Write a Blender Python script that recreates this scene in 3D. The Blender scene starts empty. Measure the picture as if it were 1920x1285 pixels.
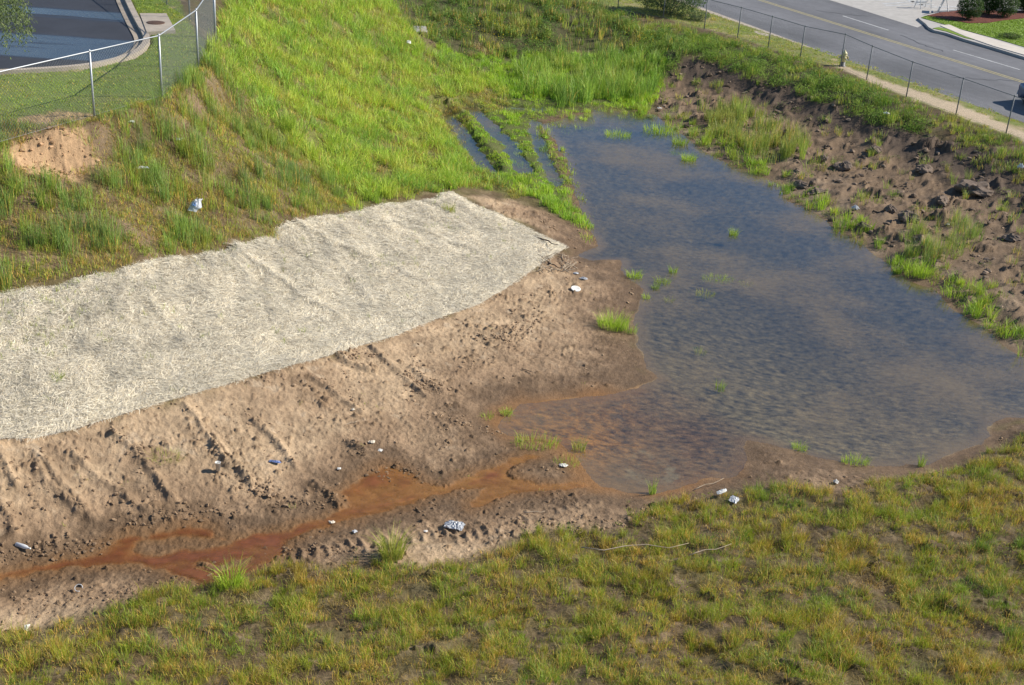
import bpy, math
import numpy as np
from mathutils import Matrix, Vector, Euler

# ------------------------------------------------------------------ camera, sky, sun, exposure
S = bpy.context.scene
HC = 15.8                                  # camera height above the pond surface (m)
FPX, PITCH, ROLL = 2400.0, 25.3, 4.1       # focal length in px of a 1920 px wide frame
cam_d = bpy.data.cameras.new("camera")
cam = bpy.data.objects.new("camera", cam_d)
S.collection.objects.link(cam)
S.camera = cam
cam_d.sensor_width = 36.0
cam_d.lens = FPX / 1920.0 * 36.0
cam_d.clip_end = 3000.0
_p, _r = math.radians(PITCH), math.radians(ROLL)
_F = Vector((0, math.cos(_p), -math.sin(_p)))
_R = Vector((1, 0, 0))
_U = _R.cross(_F)
_X = math.cos(_r) * _R + math.sin(_r) * _U
_Y = -math.sin(_r) * _R + math.cos(_r) * _U
M = Matrix.Identity(4)
for i in range(3):
    M[i][0], M[i][1], M[i][2] = _X[i], _Y[i], -_F[i]
M[2][3] = HC
cam.matrix_world = M

SUN_EL, SUN_AZ = math.radians(36), math.radians(78)      # azimuth from +Y towards +X
W = bpy.data.worlds.new("World")
S.world = W
W.use_nodes = True
wn, wl = W.node_tree.nodes, W.node_tree.links
bg = wn["Background"]
sky = wn.new("ShaderNodeTexSky")
sky.sky_type = 'NISHITA'
sky.sun_disc = False
sky.sun_elevation = SUN_EL
sky.sun_rotation = SUN_AZ
sky.air_density = 1.0
sky.dust_density = 0.0
sky.ozone_density = 5.0
wl.new(sky.outputs[0], bg.inputs[0])
bg.inputs[1].default_value = 0.092
sun_d = bpy.data.lights.new("sun", 'SUN')
sun_d.energy = 5.0
sun_d.angle = math.radians(0.5)
sun_d.color = (1.0, 0.93, 0.82)
sun = bpy.data.objects.new("sun", sun_d)
S.collection.objects.link(sun)
sdir = Vector((math.cos(SUN_EL) * math.sin(SUN_AZ), math.cos(SUN_EL) * math.cos(SUN_AZ), math.sin(SUN_EL)))
sun.rotation_euler = sdir.to_track_quat('Z', 'Y').to_euler()
sun.location = (40, 20, 60)
vs = S.view_settings
vs.view_transform = 'Standard'
vs.look = 'None'
vs.exposure = 0.48
vs.gamma = 1.0
vs.use_curve_mapping = False

rng = np.random.default_rng(7)

# ------------------------------------------------------------------ helpers: tags and meshes
def tag(o, label=None, cat=None, group=None, kind=None):
    if label: o['label'] = label
    if cat: o['category'] = cat
    if group: o['group'] = group
    if kind: o['kind'] = kind
    return o

def empty(name, loc, label, cat, group=None, rz=0.0):
    o = bpy.data.objects.new(name, None)
    S.collection.objects.link(o)
    o.empty_display_size = 0.2
    o.location = loc
    o.rotation_euler = (0, 0, rz)
    return tag(o, label, cat, group)

def link(name, me, mat=None, parent=None):
    o = bpy.data.objects.new(name, me)
    S.collection.objects.link(o)
    if mat is not None: me.materials.append(mat)
    if parent is not None: o.parent = parent
    return o

def np_mesh(name, V, F, mat=None, parent=None, col=None, smooth=True, extra=None):
    """V (n,3), F (m,3) or (m,4); col (n,3) point colours"""
    V = np.asarray(V, np.float32); F = np.asarray(F, np.int32)
    me = bpy.data.meshes.new(name)
    k = F.shape[1]
    me.vertices.add(len(V)); me.vertices.foreach_set('co', V.ravel())
    me.loops.add(F.size); me.loops.foreach_set('vertex_index', F.ravel())
    me.polygons.add(len(F))
    me.polygons.foreach_set('loop_start', np.arange(0, F.size, k, dtype=np.int32))
    me.polygons.foreach_set('loop_total', np.full(len(F), k, np.int32))
    me.polygons.foreach_set('use_smooth', np.full(len(F), smooth, bool))
    if col is not None:
        a = me.attributes.new('Col', 'FLOAT_COLOR', 'POINT')
        c = np.ones((len(V), 4), np.float32); c[:, :3] = col
        a.data.foreach_set('color', c.ravel())
    if extra:
        for nm, arr in extra.items():
            a = me.attributes.new(nm, 'FLOAT', 'POINT')
            a.data.foreach_set('value', np.asarray(arr, np.float32))
    me.update(calc_edges=True)
    return link(name, me, mat, parent)

class MB:
    """collects simple shapes into one mesh"""
    def __init__(s): s.v = []; s.f = []
    def add(s, V, F):
        n = len(s.v); s.v += [tuple(map(float, q)) for q in V]; s.f += [tuple(int(i) + n for i in q) for q in F]
    def box(s, c, d, rz=0.0, taper=1.0):
        V = []
        for z in (-.5, .5):
            k = taper if z > 0 else 1.0
            for x, y in ((-.5, -.5), (.5, -.5), (.5, .5), (-.5, .5)):
                a, b = x * d[0] * k, y * d[1] * k
                V.append((c[0] + a * math.cos(rz) - b * math.sin(rz), c[1] + a * math.sin(rz) + b * math.cos(rz), c[2] + z * d[2]))
        s.add(V, [(0, 3, 2, 1), (4, 5, 6, 7), (0, 1, 5, 4), (1, 2, 6, 5), (2, 3, 7, 6), (3, 0, 4, 7)])
    def tube(s, pts, rad, n=8, cap=True):
        pts = [Vector(q) for q in pts]
        rad = [rad] * len(pts) if not hasattr(rad, '__len__') else rad
        V, F = [], []
        for i, q in enumerate(pts):
            t = (pts[min(i + 1, len(pts) - 1)] - pts[max(i - 1, 0)]).normalized()
            a = t.orthogonal().normalized() if abs(t.z) > .9 else t.cross(Vector((0, 0, 1))).normalized()
            b = t.cross(a)
            for k in range(n):
                an = 2 * math.pi * k / n
                V.append(q + rad[i] * (math.cos(an) * a + math.sin(an) * b))
        for i in range(len(pts) - 1):
            for k in range(n):
                F.append((i * n + k, i * n + (k + 1) % n, (i + 1) * n + (k + 1) % n, (i + 1) * n + k))
        if cap:
            F.append(tuple(range(n - 1, -1, -1))); F.append(tuple((len(pts) - 1) * n + k for k in range(n)))
        s.add(V, F)
    def lathe(s, prof, n=24, c=(0, 0, 0), cap=True):
        V, F = [], []
        for r, z in prof:
            for k in range(n):
                a = 2 * math.pi * k / n
                V.append((c[0] + r * math.cos(a), c[1] + r * math.sin(a), c[2] + z))
        for i in range(len(prof) - 1):
            for k in range(n):
                F.append((i * n + k, i * n + (k + 1) % n, (i + 1) * n + (k + 1) % n, (i + 1) * n + k))
        if cap:
            F.append(tuple(range(n - 1, -1, -1))); F.append(tuple((len(prof) - 1) * n + k for k in range(n)))
        s.add(V, F)
    def build(s, name, mat, parent=None, smooth=False):
        me = bpy.data.meshes.new(name)
        me.from_pydata(s.v, [], s.f)
        me.polygons.foreach_set('use_smooth', [smooth] * len(s.f))
        me.update()
        return link(name, me, mat, parent)

# ------------------------------------------------------------------ helpers: noise
_perm = np.random.default_rng(3).permutation(4096).astype(np.int32)
_ga = np.random.default_rng(4).random(4096) * 2 * np.pi
_gx, _gy = np.cos(_ga).astype(np.float32), np.sin(_ga).astype(np.float32)
_rv = np.random.default_rng(5).random((4096, 4)).astype(np.float32)
def _h(ix, iy): return _perm[(_perm[ix & 4095] + iy) & 4095]
def noise(x, y):
    x = np.asarray(x, np.float64); y = np.asarray(y, np.float64)
    xf, yf = np.floor(x), np.floor(y); ix, iy = xf.astype(np.int32), yf.astype(np.int32)
    fx, fy = (x - xf).astype(np.float32), (y - yf).astype(np.float32)
    u, v = fx * fx * fx * (fx * (fx * 6 - 15) + 10), fy * fy * fy * (fy * (fy * 6 - 15) + 10)
    def g(a, b):
        h = _h(ix + a, iy + b); return _gx[h] * (fx - a) + _gy[h] * (fy - b)
    n0 = g(0, 0) * (1 - u) + g(1, 0) * u; n1 = g(0, 1) * (1 - u) + g(1, 1) * u
    return (n0 * (1 - v) + n1 * v) * 1.5
def fbm(x, y, s, octv=4, seed=0.0, gain=.5):
    x, y = np.asarray(x) / s + seed * 17.3, np.asarray(y) / s - seed * 9.1
    t = 0; a = 1.0; n = 0
    for i in range(octv):
        t = t + a * noise(x, y); n += a; a *= gain
        x, y = x * 2.03 + 5.1, y * 2.03 - 3.7
    return t / n
def clods(x, y, cell, rmin, rmax, prob, seed=0):
    """discrete lumps: height of half-buried rounded clods on a jittered cell grid; prob array 0..1"""
    X, Y = np.asarray(x) / cell + seed * 31.7, np.asarray(y) / cell - seed * 13.3
    w = .22 * noise(X * 2.3, Y * 2.3); X = X + w; Y = Y + .22 * noise(X * 2.1 + 9, Y * 2.5)
    ix, iy = np.floor(X).astype(np.int32), np.floor(Y).astype(np.int32)
    out = np.zeros(np.shape(x), np.float32)
    for a in (-1, 0, 1):
        for b in (-1, 0, 1):
            h = _h(ix + a, iy + b); rv = _rv[h]
            dx, dy = X - (ix + a + rv[..., 0]), Y - (iy + b + rv[..., 1])
            r = (rmin + (rmax - rmin) * rv[..., 2] ** 2) / cell
            k = np.where(rv[..., 3] < prob, r * r - dx * dx - dy * dy * (1 + rv[..., 2]), 0)
            out = np.maximum(out, np.sqrt(np.maximum(k, 0)) * cell)
    return out
def resample(p, n):
    s = np.append(0, np.cumsum(np.linalg.norm(np.diff(p, axis=0), axis=1))); t = np.linspace(0, s[-1], n)
    return np.stack([np.interp(t, s, p[:, 0]), np.interp(t, s, p[:, 1])], -1)
def sstep(a, b, x):
    t = np.clip((x - a) / (b - a), 0, 1); return t * t * (3 - 2 * t)
def mixc(a, b, t): return a + (b - a) * t[..., None]

# ------------------------------------------------------------------ terrain: control heights seen along camera sight lines
_cp = """177 225 5.3;304 186 5.3;372 145 5.3;405 109 5.3;0 235 5.3;-150 245 5.3;0 130 5.3;-200 100 5.3;200 0 5.3;240 100 5.3;0 0 5.3;340 20 5.3;330 -40 5.3;100 180 5.3;
0 270 5.05;100 300 4.5;200 262 4.75;400 165 4.6;470 120 4.0;432 50 5.0;480 0 4.9;600 0 4.2;700 0 3.5;0 400 3.9;150 400 3.7;300 350 3.6;450 250 3.3;520 180 3.1;560 100 3.3;
700 100 2.0;800 80 1.4;780 45 1.9;0 545 2.9;170 520 2.75;345 483 2.5;500 450 2.1;650 403 1.7;845 362 1.0;600 300 2.1;700 200 1.6;800 200 .7;850 220 .25;750 300 1.1;850 300 .6;940 360 .35;960 330 .22;
0 825 1.3;280 762 1.15;600 672 .85;840 590 .5;1062 463 .22;0 690 2.1;400 600 1.75;700 510 1.3;900 460 .75;-150 850 1.4;-150 560 3.0;
0 1070 .2;100 1055 .18;300 1030 .14;500 1000 .12;700 920 .08;900 880 .05;1000 850 .04;300 900 .55;0 950 .65;600 820 .4;800 740 .3;1000 650 .2;1100 600 .15;
0 1190 .45;300 1110 .4;560 1070 .35;800 1075 .35;1000 1020 .3;1200 975 .25;1500 915 .2;1800 880 .3;1920 800 .25;0 1285 1.0;600 1285 1.2;1200 1285 1.5;1920 1285 1.6;1600 1100 .9;1920 1000 .8;1200 1130 .8;300 1200 .75;1920 1150 1.2;
960 1500 2.8;0 1500 2.3;1920 1500 2.8;900 200 .12;1000 190 .1;1100 180 .12;1200 170 .2;950 140 .35;850 150 .5;1000 130 .4;1150 120 .5;900 100 .8;1000 100 .7;1100 90 .8;
900 40 1.6;1000 40 1.6;1100 40 1.6;800 0 2.2;900 -10 2.3;1000 0 2.0;1100 5 1.9;1260 95 1.55;1400 120 1.55;1500 150 1.55;1600 185 1.6;1700 215 1.6;1800 250 1.5;1900 300 1.4;
1280 150 .6;1400 178 .65;1500 218 .62;1600 262 .6;1700 303 .58;1800 343 .62;1900 385 .65;1300 200 .25;1400 250 .25;1500 300 .28;1600 370 .3;1700 430 .32;1800 470 .4;1900 550 .35;1950 620 .25;2100 650 .4;2100 420 1.0;
1886 251 1.7;1792 216 1.7;1699 182 1.7;1624 150 1.7;1575 126 1.7;1500 110 1.7;1440 90 1.7;1382 72 1.7;1320 56 1.7;1243 35 1.7;1158 20 1.75;1985 290 1.7;2090 330 1.7;1075 0 1.8;
1310 10 1.5;1440 66 1.5;1920 230 1.5;1920 100 1.5;1700 0 1.5;1500 0 1.5;1900 0 1.5;1920 -40 1.5;1600 -60 1.5;1300 -60 1.6;2200 330 1.5;2200 100 1.5"""
CP = np.array([[float(t) for t in q.split()] for q in _cp.replace("\n", "").split(";") if q.strip()])
_Xn, _Yn, _Fn = (np.array(v) for v in (_X, _Y, _F))
def rays(px, py):
    px, py = np.asarray(px, float), np.asarray(py, float)
    u, v = (px - 960) / FPX, (py - 642.5) / FPX
    return u[..., None] * _Xn - v[..., None] * _Yn + _Fn
def on_plane(px, py, z):
    d = rays(px, py); t = (HC - np.asarray(z)) / -d[..., 2]
    return np.stack([d[..., 0] * t, d[..., 1] * t], -1)
_cxy = on_plane(CP[:, 0], CP[:, 1], CP[:, 2])
_n = len(CP)
_A = np.linalg.norm(_cxy[:, None] - _cxy[None], axis=2)
_A = np.block([[_A - 0.15 * np.eye(_n), np.ones((_n, 1))], [np.ones((1, _n)), np.zeros((1, 1))]])
_wt = np.linalg.solve(_A, np.append(CP[:, 2], 0))
GX0, GY0, GC = -70.0, 4.0, 0.35
_gx_n, _gy_n = int(190 / GC), int(160 / GC)
_gxx, _gyy = np.meshgrid(GX0 + GC * np.arange(_gx_n), GY0 + GC * np.arange(_gy_n))
_zg = np.full(_gxx.shape, _wt[-1])
for i in range(_n):
    _zg += _wt[i] * np.hypot(_gxx - _cxy[i, 0], _gyy - _cxy[i, 1])
_zg = np.clip(_zg, 0.04, 5.4)
def bilin(G, x0, y0, c, X, Y, fill=None):
    fx, fy = (X - x0) / c, (Y - y0) / c
    out = None
    if fill is not None:
        out = (fx < 0) | (fy < 0) | (fx > G.shape[1] - 1.001) | (fy > G.shape[0] - 1.001)
    fx, fy = np.clip(fx, 0, G.shape[1] - 1.001), np.clip(fy, 0, G.shape[0] - 1.001)
    i, j = fx.astype(int), fy.astype(int); fx, fy = fx - i, fy - j
    r = (G[j, i] * (1 - fx) + G[j, i + 1] * fx) * (1 - fy) + (G[j + 1, i] * (1 - fx) + G[j + 1, i + 1] * fx) * fy
    if out is not None: r = np.where(out, fill, r)
    return r
def zbase(X, Y): return bilin(_zg, GX0, GY0, GC, X, Y)
def world(pts):
    """sight lines -> points on the base terrain"""
    pts = np.asarray(pts, float); d = rays(pts[:, 0], pts[:, 1])
    t = np.geomspace(8, 250, 900)
    P = d[:, None, :] * t[None, :, None]
    below = (HC + P[..., 2]) < zbase(P[..., 0], P[..., 1])
    k = np.argmax(below, axis=1); k = np.where(below.any(1), k, len(t) - 1)
    lo, hi = t[np.maximum(k - 1, 0)], t[k]
    for _ in range(24):
        m = .5 * (lo + hi); Q = d * m[:, None]
        b = (HC + Q[:, 2]) < zbase(Q[:, 0], Q[:, 1])
        hi = np.where(b, m, hi); lo = np.where(b, lo, m)
    return (d * hi[:, None])[:, :2]
def px(s): return np.array([[float(t) for t in q.split()] for q in s.replace("\n", " ").split(";") if q.strip()])

class Field:
    """signed distance (m, negative inside) to a ground polygon, sampled on a grid"""
    def __init__(s, poly, margin=3.0, n=420, line=False):
        s.p = poly
        lo, hi = poly.min(0) - margin, poly.max(0) + margin
        s.c = max(0.05, (hi - lo).max() / n); s.lo = lo; s.hi = hi; s.m = margin
        nx, ny = int((hi[0] - lo[0]) / s.c) + 2, int((hi[1] - lo[1]) / s.c) + 2
        X, Y = np.meshgrid(lo[0] + s.c * np.arange(nx), lo[1] + s.c * np.arange(ny))
        D = np.full(X.shape, 1e9); ins = np.zeros(X.shape, bool)
        q = poly if line else np.vstack([poly, poly[:1]])
        for a, b in zip(q[:-1], q[1:]):
            e = b - a; L = (e @ e) + 1e-9
            t = np.clip(((X - a[0]) * e[0] + (Y - a[1]) * e[1]) / L, 0, 1)
            D = np.minimum(D, (X - a[0] - t * e[0]) ** 2 + (Y - a[1] - t * e[1]) ** 2)
            if not line:
                c = (a[1] > Y) != (b[1] > Y)
                with np.errstate(divide='ignore', invalid='ignore'):
                    xi = a[0] + (Y - a[1]) * e[0] / (e[1] if e[1] else 1e-9)
                ins ^= c & (X < xi)
        D = np.sqrt(D); s.D = np.where(ins, -D, D)
    def __call__(s, X, Y): return bilin(s.D, s.lo[0], s.lo[1], s.c, X, Y, s.m)

P = {}
P['pond'] = px("""1015 235;1040 262;1060 300;1075 345;1088 390;1105 430;1120 455;1085 470;1110 480;1165 483;1158 500;1180 515;1205 540;1202 570;1190 600;1195 640;1205 690;1235 705;1180 725;1120 738;1040 745;975 750;
950 775;935 795;955 812;990 815;1040 828;1075 850;1100 880;1130 905;1180 915;1220 918;1270 905;1320 893;1380 883;1400 860;1405 825;1450 830;1520 848;1600 858;1680 862;1740 857;1790 840;1840 820;1862 800;1862 780;1900 770;1960 768;2040 750;
2080 720;2040 690;1920 657;1890 640;1850 605;1800 575;1750 530;1700 515;1660 480;1620 445;1560 420;1535 395;1480 372;1465 345;1420 320;1385 312;1330 290;1300 265;1260 240;1230 215;1180 203;1130 205;1080 215""")
P['blanket_low'] = px("-60 838;10 822;60 823;150 803;280 762;420 722;520 693;600 672;640 660;740 630;840 590;900 570;950 540;1000 505;1062 463")
P['blanket_top'] = px("-60 565;60 545;125 535;170 520;215 515;270 497;345 483;415 475;450 462;500 450;520 430;550 418;600 410;640 405;690 395;715 385;810 377;825 370;845 362")
P['mud'] = px("""-80 838;10 822;280 762;600 672;840 590;1000 505;1062 463;1000 425;880 370;960 375;1040 405;1100 420;1120 455;1165 483;1205 540;1190 600;1205 690;1300 760;1400 800;1405 825;1520 848;1680 862;1790 840;1862 790;1960 768;
1960 800;1880 825;1810 862;1760 885;1700 900;1560 925;1480 905;1420 925;1340 930;1240 945;1200 968;1150 990;1060 985;1000 1005;930 1035;800 1065;720 1052;560 1065;430 1098;300 1115;150 1165;0 1195;-80 1210""")
P['right'] = px("1235 160;1262 118;1310 108;1400 140;1500 172;1600 212;1690 250;1760 262;1850 280;2000 320;2060 500;2060 720;1920 657;1850 605;1750 530;1660 480;1560 420;1535 395;1480 372;1465 345;1385 312;1330 290;1260 240;1230 205")
P['fore'] = px("-120 1215;0 1190;150 1160;300 1108;430 1092;560 1062;720 1055;800 1065;930 1035;1000 1005;1060 990;1150 992;1200 965;1240 940;1340 928;1480 905;1560 922;1700 893;1790 872;1870 832;1960 795;2120 790;2150 1420;-200 1420")
P['crest'] = px("1060 4;1158 23;1320 59;1440 94;1575 132;1700 188;1800 224;1890 260;2000 312;1900 305;1800 262;1740 236;1650 185;1530 132;1400 92;1260 72;1150 50")
P['bright'] = px("385 150;410 112;408 100;420 30;440 -30;700 -30;760 40;800 100;870 110;930 150;960 200;880 215;860 260;905 310;950 345;1000 370;960 372;900 350;845 355;740 375;640 395;600 330;560 290;520 250;470 205;425 180")
P['sparse'] = px("-100 250;60 240;180 230;310 192;376 150;408 112;470 180;520 250;600 330;660 385;560 412;500 445;345 478;170 515;0 545;-100 560")
P['wet'] = px("800 60;860 105;1000 100;1090 100;1180 95;1250 110;1245 150;1225 200;1190 203;1080 212;1010 222;1010 245;1040 270;1060 305;1072 350;1085 390;1110 430;1060 410;1000 372;950 345;905 300;870 250;850 220;930 180;900 130;840 110")
P['dark'] = px("740 -40;760 45;800 75;870 108;960 112;1030 105;1100 90;1180 100;1230 118;1262 130;1290 100;1280 85;1240 62;1180 40;1150 22;1070 2;1060 -40")
P['bank'] = px("1200 60;1260 70;1330 72;1400 90;1470 112;1530 130;1600 160;1650 182;1700 205;1735 235;1745 250;1700 250;1640 235;1560 205;1500 180;1430 160;1350 128;1300 105;1260 130;1235 150;1215 110")
P['verge'] = px("1010 -40;1075 0;1158 18;1243 33;1320 54;1382 70;1440 90;1510 112;1580 130;1625 152;1700 184;1800 220;1890 254;2000 300;2000 262;1920 232;1440 64;1305 16;1140 -40")
P['lawn'] = px("-160 135;0 135;100 131;170 126;245 109;272 92;280 78;275 60;248 10;238 -30;325 -30;345 28;375 70;403 108;372 144;304 185;178 224;100 235;-160 248")
P['scar1'] = px("-60 232;0 222;60 212;130 203;170 214;180 226;150 232;60 242;-60 250")
P['scar2'] = px("10 290;50 268;110 260;150 275;180 290;185 310;150 325;100 338;60 330;25 318")
P['lot'] = px("-300 145;-60 140;80 133;170 126;245 108;268 92;277 79;274 68;262 48;250 25;236 -4;225 -60;-300 -60")
P['rust'] = px("940 790;1000 750;1120 740;1200 745;1260 765;1310 800;1340 850;1320 885;1220 910;1130 900;1080 850;1000 815")
P['path'] = px("1560 118;1600 128;1680 158;1750 178;1850 216;1960 262;1990 290;1920 268;1840 235;1740 198;1650 165;1590 140")
FLD = {k: Field(on_plane(v[:, 0], v[:, 1], 5.3) if k in ('lot', 'lawn') else world(v)) for k, v in P.items() if not k.startswith('blanket')}
_bl, _bt = world(P['blanket_low']), world(P['blanket_top'])
FLD['blanket'] = Field(np.vstack([_bl, _bt[::-1]]))
CHAN = [px("838 196;852 220;872 248;892 272;908 292;920 312"), px("884 196;900 215;925 240;948 262;965 285;984 318"), px("1000 205;1030 200;1080 203;1130 205"), px("935 195;960 200;1000 206"), px("1000 226;1006 255;1016 285;1032 318;1045 345")]
CHW = [.30, .32, .36, .18, .24]
CHF = [Field(world(c), 2.0, 300, True) for c in CHAN]
# rusty stream outlines (open water film on the mud)
STREAM = [px("-40 1080;20 1068;60 1062;120 1050;180 1038;215 1012;240 1003;290 1002;335 988;370 983;395 990;405 1002;440 1010;480 1000;540 990;600 975;650 950;700 940;760 925;830 912;880 890;930 872;985 850;1010 856;960 878;955 890;1010 905;1060 905;1100 900;1105 912;1040 920;960 925;900 950;880 955;890 930;910 915;850 922;770 945;700 965;640 980;590 995;540 1015;530 1040;490 1060;430 1090;380 1098;345 1085;320 1070;270 1058;200 1060;130 1062;60 1075;-40 1092"),
          px("640 925;665 905;690 885;720 870;760 882;800 905;830 915;760 930;690 950;650 955")]
ISLES = [px("250 1030;262 1018;300 1012;380 1008;430 1016;400 1026;330 1034;270 1042"), px("376 1056;420 1062;440 1048;470 1046;455 1060;400 1072")]
STF = [Field(world(c), 2.0, 400) for c in STREAM]
ISF = [Field(world(c), 1.0, 200) for c in ISLES]
def stream_d(X, Y):
    d = np.minimum(STF[0](X, Y), STF[1](X, Y))
    for f in ISF: d = np.maximum(d, -f(X, Y))
    return d
# furrows left by the digger on the mud slope and tyre treads beside the stream
FURROW = [px(s) for s in ("70 865;85 900;120 930;150 960", "68 850;110 900;140 930;160 955;180 975", "135 850;175 885;215 915;250 945;275 955", "215 815;250 840;275 870;300 905;320 935", "245 830;262 850;272 862",
          "345 760;370 785;385 815;410 845;430 875", "398 820;420 845;450 880;470 905", "480 790;500 810;530 840;555 880", "590 710;625 735;650 755;680 775", "700 655;740 690;770 720;800 745", "630 660;650 680;690 695", "655 830;680 845;700 850",
          "0 840;10 870;30 910", "0 940;20 975;30 1000", "590 905;620 930;640 955", "770 690;800 712;830 735")]
FUF = [Field(world(f), 1.2, 160, True) for f in FURROW]
TREAD = [px(s) for s in ("540 1040;620 1030;700 1022;780 1006;835 995", "900 640;960 600;1010 560;1060 520", "440 905;520 940;600 925", "100 1010;160 985;240 960;330 945", "760 790;840 800;900 780;950 740", "850 1010;930 985;1010 965;1100 950", "950 925;1060 935;1180 940;1260 925")]
TRF = [Field(world(f), 1.2, 220, True) for f in TREAD]
TRW = [world(f) for f in TREAD]
LIP = [px(s) for s in ("560 640;650 650;700 655", "0 830;60 838;110 832")]

def ground(X, Y, need_col=False):
    """final ground height (and colour, wetness) at world X, Y"""
    X = np.asarray(X, float); Y = np.asarray(Y, float)
    zb = zbase(X, Y)
    f = {k: FLD[k](X, Y) for k in FLD}
    edge = fbm(X, Y, .9, 3, 1)
    dp = f['pond'] + .22 * fbm(X, Y, 1.3, 4, 2)
    dch = np.min([c(X, Y) - w for c, w in zip(CHF, CHW)], axis=0) + .42 * fbm(X, Y, .8, 4, 12)
    ds = stream_d(X, Y) + .03 + .18 * fbm(X, Y, .45, 4, 3)
    n1 = fbm(X, Y, 1.6, 4, 4); n2 = fbm(X, Y, .45, 4, 5); n3 = fbm(X, Y, .14, 3, 6)
    mud = sstep(.35, -.25, np.minimum(f['mud'], f['pond'] - .35) + .5 * edge)
    right = sstep(.3, -.3, f['right'] + .6 * edge)
    hard = np.maximum.reduce([sstep(.2, -.3, f['lot']), sstep(.2, -.2, f['lawn']), sstep(.3, -.2, f['verge'])])
    wetd = np.clip(np.minimum(np.maximum(dp, 0) * .8, np.maximum(ds, 0) * 1.3), 0, 3)   # distance from open water
    fore = sstep(.3, -.3, f['fore'] + .4 * edge)
    # heights
    z = zb + (1 - hard) * (1 - .7 * sstep(.1, -.1, f['blanket'])) * ((.10 + .10 * fore) * n1 + (.035 + .05 * fore) * n2) * (1 - .5 * mud)
    rough = np.clip(.12 + 1.3 * n1 + .9 * fbm(X, Y, 3.0, 2, 8), 0, 1)
    dry = sstep(.35, 2.6, wetd)
    bl = sstep(-.1, .1, f['blanket'])
    big = .8 * clods(X, Y, .36, .03, .12, np.clip(.05 + .5 * rough, 0, .6) * (mud * (.35 + .65 * dry) + 0 * right), 1)
    mid = clods(X, Y, .19, .02, .085, np.clip(.14 + .9 * rough, 0, .85) * np.maximum(mud * (.3 + .7 * dry), right * .9), 2)
    sml = clods(X, Y, .095, .014, .045, np.clip(.25 + .8 * rough, 0, .9) * np.maximum(mud * (.35 + .65 * dry), right), 3)
    slab = clods(X + .25 * n2, Y + .2 * n3, .9, .10, .45, np.clip(.25 + .6 * n1, 0, .6) * right, 4)
    slab2 = clods(X + .3 * n2, Y, .45, .06, .24, np.clip(.2 + .6 * n1, 0, .7) * np.maximum(right, .22 * fore), 5)
    crumb = np.maximum(fbm(X, Y, .16, 4, 14, .6) - .10 + .25 * (rough - .4), 0) * np.maximum(mud * (.3 + .7 * dry), right) * .16
    z = z + bl * (.8 * big + .75 * mid + .45 * sml + .6 * crumb + .6 * slab + .7 * slab2 + .03 * (mud + right) * n3)
    ledge = 1 - np.abs(fbm(X * .8 + Y * .6, (Y * .8 - X * .6) * 1.8, 2.4, 2, 16, .5)) * 3.2
    z = z + right * bl * .13 * np.clip(ledge, 0, 1) ** 2 * sstep(.1, 1.2, dp)
    fur = np.zeros_like(z)
    for g in FUF:
        d = np.abs(g(X, Y) + .10 * n2 + .05 * n3)
        fur = np.maximum(fur, np.exp(-(d / .10) ** 2) * (.9 + .5 * n3))
    z = z + bl * fur * .12 * np.clip(.8 + .9 * fbm(X, Y, .9, 3, 9), .15, 1.3)
    tr = np.zeros_like(z)
    for ti_, (g, wv) in enumerate(zip(TRF, TRW)):
        e = wv[-1] - wv[0]; e = e / np.linalg.norm(e); s = (X - wv[0][0]) * e[0] + (Y - wv[0][1]) * e[1]
        d = g(X, Y); m = sstep(.42, .22, d)
        tr = tr + m * (.5 + .5 * np.sin(s * 2 * np.pi / .26 + 1.5 * n2 + d * 5)) ** 2 * .05 * np.clip((1.0 if ti_ == 0 else .3) + 2.2 * fbm(X, Y, .8, 3, 15), 0, 1.4) - m * .012
    z = z + bl * tr * np.clip(.75 + n2, 0, 1.3)
    # the stream bed and the pond
    z = np.where(True, z - sstep(.12, -.15, ds) * (.03 + .02 * n2), z)
    zs = zb + .012 * n2 + .012 * n3
    z = mixc(z[..., None], zs[..., None] - .028, sstep(.05, -.1, ds))[..., 0]
    out = sstep(0, 1.5, dp)
    zo = .05 * np.minimum(np.maximum(dp, 0), 1.5) + .012 * n3 * sstep(0, .3, dp)
    z = np.where(dp > 0, zo * (1 - out) + z * out + (1 - out) * sstep(0, .5, dp) * .6 * (mid + sml + slab2), z)
    zin = -np.minimum(.10 * -np.minimum(dp, 0), .4) + .02 * n2 * sstep(0, -.8, dp) + .02 * n1
    z = np.where(dp <= 0, zin, z)
    z = np.where((dch < .6), np.minimum(z, -.07 + .5 * np.maximum(dch + .1, 0)), z)
    # level lawn and parking lot on the left plateau
    pl = sstep(.9, .0, np.minimum(f['lot'], f['lawn']))
    z = z * (1 - pl) + (5.3 + .02 * n2) * pl
    z = z - .22 * sstep(.25, -.1, f['lot'])
    if not need_col: return z
    # ---- colours of the soil itself
    c_dry = np.array((.405, .292, .182)); c_mid = np.array((.265, .178, .106)); c_wet = np.array((.150, .096, .054))
    shp = np.shape(z)
    col = np.broadcast_to(np.array((.115, .08, .045)), shp + (3,)).copy()        # litter under the grass
    lit = np.clip(.5 + 1.3 * fbm(X, Y, .5, 4, 21), 0, 1)
    col = mixc(col, np.array((.22, .16, .10)), sstep(.5, .95, lit) * .75)
    col = mixc(col, np.array((.13, .13, .035)), np.clip(.3 + fbm(X, Y, 1.1, 3, 22), 0, 1) * .6)
    br = sstep(.4, -.6, f['bright'] + edge)
    col = mixc(col, np.array((.17, .19, .045)), br * .55)
    spm = sstep(.4, -.4, f['sparse'] + edge)
    col = mixc(col, np.array((.25, .172, .11)), spm * np.clip(.2 + 1.6 * n1, 0, 1) * .9)
    wm = sstep(.4, -.6, f['wet'] + edge)
    col = mixc(col, np.array((.085, .12, .025)), wm * .7)
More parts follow.
